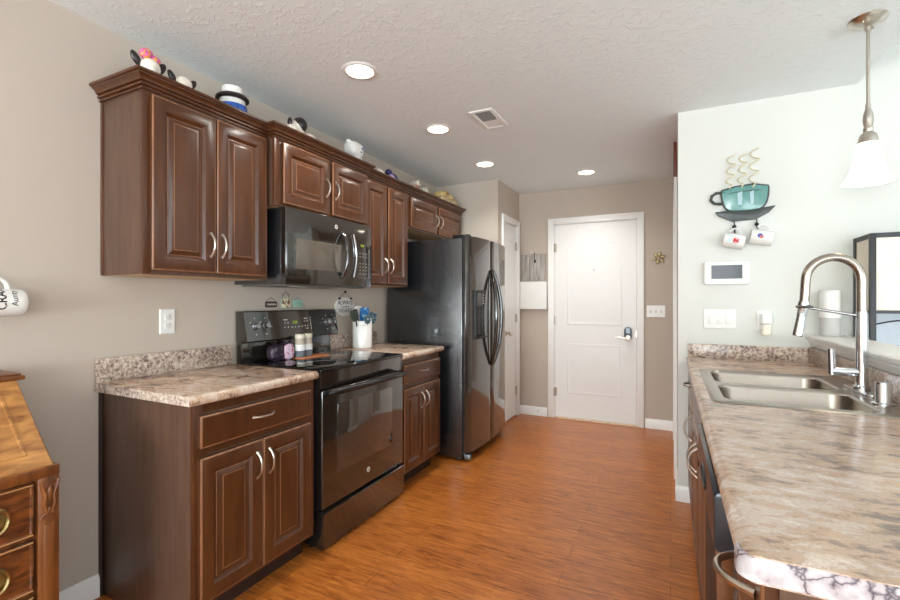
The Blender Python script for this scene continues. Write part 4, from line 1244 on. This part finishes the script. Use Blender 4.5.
# ------------------------------------------------------------------ hall end wall bits
c = Vector((-0.130, YB, 1.155)); t = plate('switch_plate', 'white three-switch plate right of the entry door', 'switch plate', c, X, Z, -Y, 0.168, 0.118)
for k in (-1, 0, 1):
    q = c + X * k * 0.046 - Y * 0.006
    o = bump_box(t, 'switch', q, X, Z, -Y, 0.012, 0.026, 0.002, 'white_shadow')
    bump_box(o, 'toggle', q + Z * 0.004 - Y * 0.002, X, Z, -Y, 0.007, 0.012, 0.01, 'white_plastic')
t = thing('metal_wall_ornament', 'small bronze metal flower ornament on the wall right of the entry door', 'ornament', (-0.105, YB, 1.68))
mb = MB()
for i in range(6):
    a = 2 * math.pi * i / 6 + 0.3; Rm = Matrix.Rotation(-a, 3, 'Y')
    mb.ball(Vector((-0.105, YB - 0.012, 1.68)) + Rm @ Vector((0.036, 0, 0)), (0.028, 0.008, 0.014), Rm, 12, 8)
mb.build('petals', 'bronze', t)
MB().ball((-0.105, YB - 0.016, 1.68), (0.014, 0.012, 0.014)).build('centre', 'nickel', t)
mb = MB(); mb.ball((-0.128, YB - 0.014, 1.708), (0.010, 0.008, 0.016)); mb.ball((-0.07, YB - 0.014, 1.692), (0.022, 0.008, 0.011)); mb.build('leaf', plain('pale_gold', (214, 196, 150), 0.35, 0.8), t)
# plank key rack and the white box under it
t = thing('plank_sign', 'weathered grey plank board with hooks left of the entry door', 'sign', (-1.36, YB, 1.63))
mb = MB()
for i in range(6):
    a = -1.487 + i * 0.0445
    mb.box(a, a + 0.043, YB - 0.018, YB - 0.001, 1.475 + random.uniform(0, 0.004), 1.775 + random.uniform(-0.008, 0.008), 0.002)
mb.build('planks', 'weathered', t)
mb = MB(); mb.tube([(-1.34, YB - 0.02, 1.785), (-1.34, YB - 0.025, 1.72), (-1.335, YB - 0.026, 1.70)], 0.004, 8); mb.ball((-1.334, YB - 0.026, 1.69), (0.012, 0.008, 0.02))
mb.build('hook', 'black_iron', t)
MB().ball((-1.375, YB - 0.012, 1.79), (0.012, 0.012, 0.012)).build('knob', 'white_gloss', t)
t = thing('wall_box', 'plain white shallow wall box under the grey plank board', 'box', (-1.36, YB, 1.36))
MB().box(-1.50, -1.202, YB - 0.045, YB - 0.001, 1.165, 1.468, 0.004).build('housing', 'white_plastic', t)
mb = MB(); mb.loops((-1.495, YB - 0.045, 1.170), X, Z, -Y, [(rect(0.288, 0.293, 0), 0), (rect(0.288, 0.293, 0.002), 0.004), (rect(0.288, 0.293, 0.01), 0.005)]); mb.build('cover', 'white_plastic', t)
# spring door stop on the baseboard
t = thing('door_stop', 'small metal spring door stop on the baseboard left of the entry door', 'door stop', (-1.30, YB - 0.014, 0.055))
pts = [(-1.30 + 0.007 * math.cos(i * 0.9), YB - 0.015 - 0.0008 * i, 0.055 + 0.007 * math.sin(i * 0.9)) for i in range(70)]
MB().tube(pts, 0.0018, 5).build('spring', 'nickel', t)
MB().ball((-1.30, YB - 0.075, 0.055), 0.010, u=12, v=8).build('tip', 'white_plastic', t)
# red-brown wooden board high in the hall, edge on
mb = MB(); mb.box(XH - 0.022, XH - 0.001, 3.66, 4.30, 2.15, 2.42, 0.003)
tag(mb.build('wooden_board', 'redwood', origin=(XH, 3.96, 2.15)), 'red-brown wooden board high on the hallway side wall, seen edge on', 'sign')

# ------------------------------------------------------------------ left wall bits
c = Vector((W, 1.36, 1.163)); t = plate('wall_outlet', 'white wall outlet plate above the left worktop', 'outlet', c, Y, Z, X, 0.075, 0.12)
for dz in (-0.021, 0.021):
    q = c + Z * dz + X * 0.006
    o = bump_box(t, 'receptacle', q, Y, Z, X, 0.034, 0.03, 0.0015, 'white_plastic')
    mb = MB()
    for dy in (-0.006, 0.006): mb.box(W + 0.0074, W + 0.0079, q.y + dy - 0.0012, q.y + dy + 0.0012, q.z - 0.002, q.z + 0.007)
    mb.box(W + 0.0074, W + 0.0079, q.y - 0.002, q.y + 0.002, q.z - 0.009, q.z - 0.005)
    mb.build('slot', 'mark_dim', o)
# small hanging plaques over the stove
def string(t, pts): MB().tube(pts, 0.0012, 6).build('string', 'black_iron', t)
t = thing('wall_plaque', 'tiny dark brown rectangular plaque above the stove, leftmost of three', 'plaque', (W, 1.99, 1.24))
MB().prism(rr(1.948, 2.036, 1.222, 1.258, 0.008), 'x', W + 0.001, W + 0.009, 0.002).build('board', 'brown_sign', t)
pts = [(W + 0.0096, 1.958 + 0.068 * i / 40, 1.240 + 0.006 * math.sin(i * 1.1)) for i in range(41)]
MB().tube(pts, 0.0012, 4).build('script_line', 'mark', t)
string(t, [(W + 0.004, 1.956, 1.258), (W + 0.004, 1.992, 1.285), (W + 0.004, 2.028, 1.258)])
t = thing('wall_plaque', 'tiny coffee-painted plaque with aqua top above the stove, middle of three', 'plaque', (W, 2.108, 1.24))
MB().prism([(2.07, 1.218), (2.148, 1.218), (2.148, 1.265), (2.13, 1.28), (2.088, 1.28), (2.07, 1.265)], 'x', W + 0.001, W + 0.009, 0.002).build('board', 'coffee', t)
MB().tube([(W + 0.006, 2.07, 1.218), (W + 0.006, 2.07, 1.265), (W + 0.006, 2.088, 1.28), (W + 0.006, 2.13, 1.28), (W + 0.006, 2.148, 1.265), (W + 0.006, 2.148, 1.218)], 0.003, 6, closed=True).build('border', 'mint', t)
string(t, [(W + 0.004, 2.075, 1.27), (W + 0.004, 2.108, 1.325), (W + 0.004, 2.143, 1.27)])
mb = MB()
for i in range(5): mb.ball((W + 0.005, 2.082 + i * 0.013, 1.30 + 0.02 * (1 - abs(i - 2) / 2)), 0.005, u=8, v=6)
mb.build('bead', 'mark_dim', t)
t = thing('wall_plaque', 'tiny mint green plaque above the stove, rightmost of three', 'plaque', (W, 2.21, 1.24))
MB().prism(rr(2.168, 2.255, 1.218, 1.268, 0.012), 'x', W + 0.001, W + 0.009, 0.002).build('board', 'mint', t)
mb = MB()
for k, z in enumerate((1.254, 1.243, 1.232)):
    pts = [(W + 0.0096, 2.182 + 0.056 * i / 30, z + 0.002 * math.sin(i * 1.3 + k)) for i in range(31)]
    mb.tube(pts, 0.0010, 4)
mb.build('script_line', plain('green_script', (96, 134, 118), 0.5), t)
string(t, [(W + 0.004, 2.18, 1.266), (W + 0.004, 2.21, 1.285), (W + 0.004, 2.24, 1.266)])
# round sign
cy, cz = 2.685, 1.216
t = thing('hanging_sign', 'oval white hanging sign with black lettering beside the stove', 'sign', (W, cy, cz))
MB().prism([(cy + 0.116 * math.cos(2 * math.pi * i / 48), cz + 0.070 * math.sin(2 * math.pi * i / 48)) for i in range(48)], 'x', W + 0.001, W + 0.011, 0.003).build('board', plain('chalk_white_board', (226, 222, 214), 0.6), t)
bs = basis(Y, Z)
text('lettering', 'ALWAYS', 0.044, (W + 0.0113, cy, cz + 0.030), bs, 'ink', t)
text('lettering', 'save room for', 0.017, (W + 0.0113, cy, cz + 0.001), bs, 'ink', t)
text('lettering', 'DESSERT', 0.038, (W + 0.0113, cy, cz - 0.029), bs, 'ink', t)
string(t, [(W + 0.006, cy - 0.072, cz + 0.056), (W + 0.006, cy, cz + 0.115), (W + 0.006, cy + 0.072, cz + 0.056)])
mb = MB()
for dy, dz in ((-0.066, 0.062), (0.066, 0.062), (0, 0.112)): mb.ball((W + 0.012, cy + dy, cz + dz), (0.008, 0.012, 0.009), u=10, v=6)
mb.build('bow', 'black_iron', t)

# ------------------------------------------------------------------ on the stove and worktop
zc = 0.918
t = thing('quilted_pouch', 'dark plum patterned pouch with pink swirl flap at the back of the cooktop', 'pouch', (-2.03, 1.93, zc))
def soft(mb, c, r, rot=None, e=0.6):
    q = bmesh.new(); bmesh.ops.create_uvsphere(q, u_segments=24, v_segments=16, radius=1)
    for v in q.verts:
        p = Vector([math.copysign(abs(w) ** e, w) * k for w, k in zip(v.co, r)])
        if rot is not None: p = rot @ p
        v.co = p + Vector(c)
    return mb._merge(q)
mb = MB(); soft(mb, (-2.04, 1.895, zc + 0.046), (0.035, 0.062, 0.046)); soft(mb, (-2.045, 1.965, zc + 0.050), (0.03, 0.05, 0.050)); mb.build('body', 'plum', t)
mb = MB(); soft(mb, (-2.045, 1.975, zc + 0.105), (0.016, 0.022, 0.012)); mb.build('knot', 'figure_black', t)
mb = MB(); soft(mb, (-2.012, 1.952, zc + 0.046), (0.012, 0.042, 0.046), Matrix.Rotation(R(8), 3, 'X'), 0.8); mb.build('flap', 'swirl', t)
t = thing('trivet', 'flat terracotta coloured rectangular mat under the two spice jars', 'mat', (-2.0, 2.13, zc))
MB().box(-2.05, -1.945, 2.0, 2.23, zc, zc + 0.006, 0.002).build('mat', 'orange', t)
for k, (xx, yv, lab) in enumerate(((-2.005, 2.035, 'glass spice jar with tan lid on the cooktop mat, nearer the pouch'), (-2.012, 2.103, 'glass spice jar with tan lid on the cooktop mat, nearer the crock'))):
    q = (xx, yv, zc + 0.006)
    t = thing('spice_jar', lab, 'jar', q, 'spice jars on the cooktop')
    MB().lathe([(0, 0), (0.028, 0), (0.030, 0.004), (0.030, 0.040), (0.0, 0.040)], q, 'z', 24).build('jar', 'jar_glass', t)
    MB().lathe([(0.0, 0.040), (0.0305, 0.040), (0.0305, 0.076), (0.0, 0.076)], q, 'z', 24).build('paper_label', 'white_plastic', t)
    MB().lathe([(0, 0.076), (0.029, 0.076), (0.027, 0.112), (0, 0.113)], q, 'z', 24).build('neck', plain('tan_band', (186, 170, 150), 0.4), t)
    MB().lathe([(0, 0.113), (0.029, 0.113), (0.029, 0.134), (0.026, 0.138), (0, 0.138)], q, 'z', 24).build('lid', plain('cream_lid', (226, 214, 192), 0.35), t)
# crock with utensils
q = (-2.055, 2.712, 0.914)
t = thing('crock', 'tall white ceramic utensil crock on the worktop beside the refrigerator', 'crock', q)
MB().lathe([(0, 0), (0.066, 0), (0.072, 0.006), (0.072, 0.195), (0.070, 0.2), (0.066, 0.197), (0.066, 0.012), (0, 0.012)], q, 'z', 36).build('pot', 'white_gloss', t)
mb = MB()
for k in range(5): mb.ball((-2.055 + 0.0715 * math.cos(R(-62 + k * 7)), 2.712 + 0.0715 * math.sin(R(-62 + k * 7)), 0.914 + 0.168), (0.002, 0.003, 0.0035), u=8, v=6)
mb.build('rim_mark', 'mark_dim', t)
def utensil(name, label, foot, top, mat, head):
    foot, top = Vector(foot), Vector(top)
    t = thing(name, label, 'utensil', foot)
    d = (top - foot).normalized()
    MB().tube([foot, foot.lerp(top, 0.5), top], [0.006, 0.005, 0.006], 10).build('handle', 'black_plastic' if mat != 'utensil_blue' else 'white_plastic', t)
    up_ = d; side = Vector((0.35, 0.93, 0)); side = (side - up_ * side.dot(up_)).normalized(); n_ = side.cross(up_)
    w, h_, th = head
    out = [(-w * 0.35, 0), (w * 0.35, 0), (w * 0.5, h_ * 0.35), (w * 0.5, h_ * 0.9), (w * 0.35, h_), (-w * 0.4, h_ * 0.96), (-w * 0.5, h_ * 0.85), (-w * 0.5, h_ * 0.35)]
    mb = MB(); mb.loops(top - up_ * 0.01, side, up_, n_, [(out, -th), (out, th), ([(a * 0.9, 0.003 + b2 * 0.96) for a, b2 in out], th * 1.3)])
    mb.build('head', mat, t)
utensil('spatula', 'dark green spatula leaning left in the white crock', (-2.05, 2.70, 0.93), (-2.05, 2.625, 1.125), 'sage', (0.06, 0.085, 0.004))
utensil('spatula', 'blue patterned spatula standing upright in the white crock', (-2.06, 2.715, 0.93), (-2.05, 2.722, 1.115), 'utensil_blue', (0.075, 0.11, 0.005))
utensil('spoon', 'white spoon at the back of the white crock', (-2.09, 2.715, 0.93), (-2.11, 2.735, 1.125), 'white_plastic', (0.06, 0.11, 0.004))
utensil('spatula', 'teal patterned spatula leaning right in the white crock', (-2.04, 2.735, 0.93), (-2.03, 2.79, 1.10), 'utensil_teal', (0.065, 0.085, 0.005))
utensil('spatula', 'small teal patterned spatula at the front of the white crock', (-2.015, 2.705, 0.93), (-1.99, 2.685, 1.105), 'utensil_teal', (0.05, 0.065, 0.005))

# ------------------------------------------------------------------ figurines on the wall cabinets
zf = UZ1
def rot(ax, d): return Matrix.Rotation(R(d), 3, ax)
def cow(name, label, x, y, s, hat):
    t = thing(name, label, 'figurine', (x, y, zf))
    mb = MB(); mb.ball((x, y + 0.02 * s, zf + 0.05 * s), (0.045 * s, 0.06 * s, 0.05 * s)); mb.ball((x + 0.01 * s, y - 0.02 * s, zf + 0.105 * s), (0.04 * s, 0.042 * s, 0.042 * s)); mb.ball((x + 0.03 * s, y - 0.028 * s, zf + 0.09 * s), (0.026 * s, 0.024 * s, 0.02 * s))
    mb.build('body', 'cow', t)
    for sg in (-1, 1):
        e = MB(); e.ball((x, y - 0.02 * s + sg * 0.055 * s, zf + 0.128 * s), (0.012 * s, 0.018 * s, 0.034 * s), rot('X', sg * -32), 14, 8); e.build('ear', 'figure_black', t)
    if hat:
        h_ = MB(); h_.ball((x + 0.005, y - 0.035 * s, zf + 0.165 * s), (0.02 * s, 0.03 * s, 0.024 * s), rot('X', 25)); h_.ball((x + 0.005, y + 0.005 * s, zf + 0.155 * s), (0.016 * s, 0.026 * s, 0.015 * s), rot('X', -15)); h_.build('bow', 'pink', t)
    return t
cow('animal_figurine', 'cream figurine with black ears and pink flowered bow, at the cabinet corner', -1.955, 1.150, 0.92, True)
cow('animal_figurine', 'cream figurine with black ears and no bow, behind the pink-bowed one', -1.952, 1.290, 0.84, False)
# lidded pot
q = (-1.982, 1.552, zf)
t = thing('lidded_pot', 'white and blue lidded ceramic pot with dark rim on the cabinets', 'pot', q)
MB().lathe([(0, 0), (0.06, 0), (0.068, 0.01), (0.07, 0.065), (0, 0.065)], q, 'z', 28).build('base', 'white_gloss', t)
MB().lathe([(0, 0.065), (0.0715, 0.065), (0.068, 0.105), (0, 0.105)], q, 'z', 28).build('blue_band', 'blue', t)
MB().lathe([(0, 0.105), (0.062, 0.105), (0.06, 0.132), (0, 0.132)], q, 'z', 28).build('neck', 'white_gloss', t)
MB().lathe([(0, 0.132), (0.07, 0.132), (0.078, 0.138), (0.078, 0.146), (0.07, 0.155), (0, 0.155)], q, 'z', 28).build('rim', 'figure_black', t)
MB().lathe([(0, 0.155), (0.05, 0.155), (0.052, 0.16), (0.05, 0.195), (0.04, 0.2), (0, 0.2)], q, 'z', 28).build('lid', 'white_gloss', t)
# sleeping dog figurine
x, y = -1.97, 2.0
t = thing('animal_figurine', 'cream reclining figurine with a dark patch above the microwave cabinet', 'figurine', (x, y, zf))
mb = MB(); mb.ball((x, y + 0.03, zf + 0.06), (0.05, 0.095, 0.06)); mb.ball((x, y - 0.035, zf + 0.13), (0.05, 0.055, 0.052)); mb.ball((x + 0.02, y - 0.085, zf + 0.11), (0.035, 0.035, 0.03)); mb.ball((x + 0.01, y + 0.06, zf + 0.09), (0.045, 0.05, 0.045)); mb.build('body', 'cow', t)
mb = MB(); mb.ball((x + 0.018, y - 0.022, zf + 0.155), (0.046, 0.042, 0.045)); mb.build('patch', 'figure_black', t)
MB().ball((x + 0.02, y - 0.098, zf + 0.15), (0.014, 0.014, 0.025)).build('ear', 'figure_black', t)
# white bear
x, y = -1.96, 2.50
t = thing('bear_figurine', 'plain white seated bear figurine with tiny blue marks on the cabinets', 'figurine', (x, y, zf))
mb = MB(); mb.ball((x, y + 0.01, zf + 0.065), (0.055, 0.075, 0.075)); soft(mb, (x, y - 0.01, zf + 0.165), (0.05, 0.07, 0.052)); mb.ball((x + 0.01, y + 0.075, zf + 0.06), (0.045, 0.065, 0.055)); mb.ball((x + 0.01, y + 0.135, zf + 0.045), (0.035, 0.045, 0.04))
mb.build('body', 'white_gloss', t)
for sg in (-1, 1): MB().ball((x, y - 0.01 + sg * 0.052, zf + 0.208), (0.018, 0.026, 0.016), u=12, v=8).build('ear', 'white_gloss', t)
mb = MB(); mb.ball((x + 0.05, y + 0.02, zf + 0.175), (0.003, 0.006, 0.010), u=8, v=6); mb.ball((x + 0.05, y + 0.008, zf + 0.148), (0.003, 0.007, 0.005), u=8, v=6); mb.build('mark', 'blue', t)
# cream egg-shaped jar
x, y = -1.97, 2.80
t = thing('egg_ornament', 'small cream rounded ornament between the white bear and navy bird', 'ornament', (x, y, zf))
MB().lathe([(0, 0), (0.04, 0), (0.048, 0.03), (0.045, 0.08), (0.03, 0.108), (0.0, 0.115)], (x, y, zf), 'z', 24).build('body', 'cow', t)
MB().ball((x, y, zf + 0.117), 0.008, u=10, v=6).build('knob', 'cow', t)
# navy bird
x, y = -1.965, 2.97
t = thing('bird_figurine', 'small navy and lilac bird figurine on the wall cabinets', 'figurine', (x, y, zf))
mb = MB(); mb.ball((x, y, zf + 0.075), (0.045, 0.07, 0.05), rot('X', 12)); mb.ball((x, y - 0.045, zf + 0.12), (0.028, 0.03, 0.028)); mb.ball((x, y + 0.075, zf + 0.075), (0.02, 0.05, 0.014), rot('X', -25)); mb.build('body', 'navy', t)
MB().ball((x + 0.02, y - 0.045, zf + 0.075), (0.032, 0.03, 0.032)).build('breast', 'lilac', t)
mb = MB(); mb.lathe([(0, 0), (0.05, 0), (0.052, 0.012), (0.03, 0.03), (0, 0.03)], (x, y, zf), 'z', 20); mb.build('base', 'red_mix', t)
# small tea set ornament
x, y = -1.965, 3.36
t = thing('cottage_ornament', 'small red and cream painted cottage ornament on the wall cabinets', 'ornament', (x, y, zf))
mb = MB(); mb.box(x - 0.04, x + 0.04, y - 0.08, y + 0.14, zf, zf + 0.07, 0.006); mb.box(x - 0.03, x + 0.03, y - 0.075, y - 0.005, zf + 0.07, zf + 0.115, 0.006); mb.build('walls', 'red_mix', t)
mb = MB(); mb.prism([(y - 0.09, zf + 0.112), (y + 0.01, zf + 0.112), (y - 0.04, zf + 0.155)], 'x', x - 0.038, x + 0.038, 0.003); mb.prism([(y + 0.02, zf + 0.07), (y + 0.15, zf + 0.07), (y + 0.085, zf + 0.12)], 'x', x - 0.045, x + 0.045, 0.003); mb.build('roof', 'cow', t)
# tan ceramic basket
x, y = -1.985, 3.93
t = thing('ceramic_basket', 'tan and yellow ceramic basket ornament at the far cabinet end', 'basket', (x, y, zf))
mb = MB(); mb.box(x - 0.075, x + 0.075, y - 0.18, y + 0.17, zf, zf + 0.115, 0.02, 3); mb.build('bowl', 'tan_mix', t)
mb = MB()
for i in range(7): mb.ball((x + 0.02 * math.sin(i * 2.1), y - 0.15 + i * 0.05, zf + 0.13 + 0.012 * math.sin(i * 1.7)), (0.05, 0.034, 0.034), u=12, v=8)
mb.build('contents', plain('straw_glaze', (214, 186, 126), 0.4, var=0.2), t)
mb = MB(); mb.tube(arc_pts((x, y - 0.06, zf + 0.12), (x, y + 0.14, zf + 0.12), Z, 0.075, 13, 2), 0.009, 8); mb.build('handle', 'amber', t)

# ------------------------------------------------------------------ mug on a hook at the left
t = thing('wall_hook', 'black iron wall hook holding the white lettered mug', 'hook', (W, 0.715, 1.335))
mb = MB(); mb.box(W, W + 0.006, 0.705, 0.725, 1.31, 1.38, 0.003); mb.build('back_plate', 'black_iron', t)
mb = MB(); mb.tube([(W + 0.005, 0.715, 1.345), (W + 0.03, 0.715, 1.330), (W + 0.052, 0.715, 1.325), (W + 0.066, 0.715, 1.333), (W + 0.068, 0.715, 1.348)], 0.0045, 10)
mb.build('peg', 'black_iron', t)
rad, L_ = 0.050, 0.115
c = Vector((W + 0.06, 0.752, 1.258))
t = thing('mug', 'large white mug with black lettering hanging sideways on the left wall', 'mug', c)
yb0 = 0.798
MB().lathe([(0, 0.0), (rad * 0.78, 0.0), (rad * 0.90, 0.004), (rad * 0.97, 0.012), (rad, 0.026), (rad, L_), (rad - 0.004, L_), (rad - 0.005, 0.012), (0, 0.008)], (c.x, yb0, c.z), 'y', 40, mat=Matrix.Rotation(math.pi, 3, 'X')).build('body', 'white_gloss', t)
pts = []
for i in range(15):
    a = math.pi * i / 14
    pts.append((c.x, 0.718 + 0.034 * math.cos(a), c.z + rad - 0.004 + 0.040 * math.sin(a) ** 0.8))
MB().tube(pts, [0.0075] * 15, 10).build('handle', 'white_gloss', t)
def wrap_text(s, size, ypos, a0, bold):
    o = text('lettering', s, size, (0, 0, 0), Matrix.Identity(3), 'ink', t, 0.0, bold)
    off = Vector(t['_o'])
    for v in o.data.vertices:
        p = v.co + off
        # text x runs up round the mug, text y runs towards the mouth (-Y)
        a = a0 + p.x / rad
        v.co = Vector((c.x + (rad + 0.0006) * math.cos(a), ypos - p.y, c.z + (rad + 0.0006) * math.sin(a))) - off
    return o
wrap_text('CRAZY', 0.036, 0.722, R(36), 0.0009)
wrap_text('Aunty', 0.026, 0.756, R(22), 0.0002)

# ------------------------------------------------------------------ slant-front desk
dy0, dy1 = -0.11, 0.738
t = thing('secretary_desk', 'honey brown slant-front secretary desk against the left wall', 'desk', (-1.97, 0.31, 0))
mb = MB()
prof = [(W + 0.02, 0.09), (-1.765, 0.09), (-1.765, 0.745), (-2.015, 0.995), (W + 0.02, 0.995)]
mb.prism(prof, 'y', dy0 + 0.012, dy1 - 0.012, 0.002); mb.build('carcass', 'desk_post', t)
mb = MB(); mb.box(W + 0.018, -1.985, dy0 - 0.006, dy1 + 0.006, 0.995, 1.010, 0.003); mb.box(W + 0.018, -1.998, dy0, dy1, 1.010, 1.016, 0.002); mb.build('top', 'desk_post', t)
# sloping lid with moulded border
sd = Vector((0.25, 0, -0.25)).normalized(); sn2 = Vector((0.25, 0, 0.25)).normalized()
ll = (Vector((-1.765, 0, 0.745)) - Vector((-2.015, 0, 0.995))).length + 0.012
lw = dy1 - dy0 - 0.03
mb = MB(); mb.loops(Vector((-2.015, dy0 + 0.015, 0.995)), Y, sd, sn2, [(rect(lw, ll, 0), 0), (rect(lw, ll, 0), 0.014), (rect(lw, ll, 0.004), 0.018), (rect(lw, ll, 0.052), 0.018), (rect(lw, ll, 0.054), 0.0205), (rect(lw, ll, 0.060), 0.0205), (rect(lw, ll, 0.062), 0.017)])
mb.build('lid', 'desk', t)
mb = MB(); mb.box(-1.79, -1.742, dy0, dy1, 0.715, 0.748, 0.004); mb.build('front_rail', 'desk_post', t)
for sg, yy in ((1, dy1), (-1, dy0)):
    a, b2 = (yy - 0.055, yy) if sg > 0 else (yy, yy + 0.055)
    p = MB(); p.box(-1.80, -1.745, a, b2, 0.0, 0.716, 0.004); po = p.build('corner_post', 'desk_post', t)
    if sg > 0:
        m_ = (a + b2) / 2; cv = MB()
        for s_ in (-1, 1):
            cv.tube([(-1.742, m_ + s_ * 0.004, 0.60), (-1.74, m_ + s_ * 0.014, 0.635), (-1.74, m_ + s_ * 0.010, 0.66), (-1.74, m_ + s_ * 0.018, 0.685), (-1.741, m_ + s_ * 0.022, 0.70), (-1.743, m_ + s_ * 0.014, 0.706)], [0.003, 0.006, 0.005, 0.006, 0.005, 0.003], 8)
            cv.tube([(-1.742, m_ + s_ * 0.006, 0.605), (-1.741, m_ + s_ * 0.02, 0.60), (-1.742, m_ + s_ * 0.022, 0.588)], 0.004, 8)
        cv.ball((-1.741, m_, 0.665), (0.006, 0.008, 0.022), u=12, v=8); cv.ball((-1.742, m_, 0.612), (0.005, 0.006, 0.012), u=10, v=8)
        cv.build('carving', 'desk_post', po)
        MB().box(-1.746, -1.742, m_ - 0.014, m_ + 0.014, 0.06, 0.57, 0.002).build('fluting', 'desk_post', po)
for k, (z0, z1) in enumerate(((0.545, 0.705), (0.375, 0.530), (0.20, 0.36), (0.045, 0.185))):
    a, b2 = dy0 + 0.062, dy1 - 0.062
    w, h_ = b2 - a, z1 - z0
    mb = MB(); mb.loops((-1.766, a, z0), Y, Z, X, [(rect(w, h_, 0), 0), (rect(w, h_, 0), 0.014), (rect(w, h_, 0.003), 0.017), (rect(w, h_, 0.007), 0.017), (rect(w, h_, 0.010), 0.013)])
    d = mb.build('drawer', 'desk_dark', t)
    mb = MB(); f_ = rect(w, h_, 0.004); mb.tube([(-1.748, a + p[0], z0 + p[1]) for p in f_], 0.0024, 6, closed=True); mb.build('edge_bead', plain('worn_bead', (176, 128, 80), 0.4), d)
    for yy in (a + 0.11, b2 - 0.092):
        zc_ = (z0 + z1) / 2
        mb = MB(); mb.lathe([(0, 0), (0.03, 0), (0.03, 0.003), (0.022, 0.005), (0, 0.006)], (-1.753, yy, zc_), 'x', 24)
        pts = [(-1.744 + 0.006 * abs(math.sin(a_)), yy + 0.03 * math.cos(a_), zc_ + 0.036 * math.sin(a_)) for a_ in [2 * math.pi * i / 28 for i in range(28)]]
        mb.tube(pts, 0.005, 8, closed=True)
        mb.build('ring_pull', 'brass', d)

# tidy helper properties
for o in bpy.data.objects:
    if '_o' in o: del o['_o']
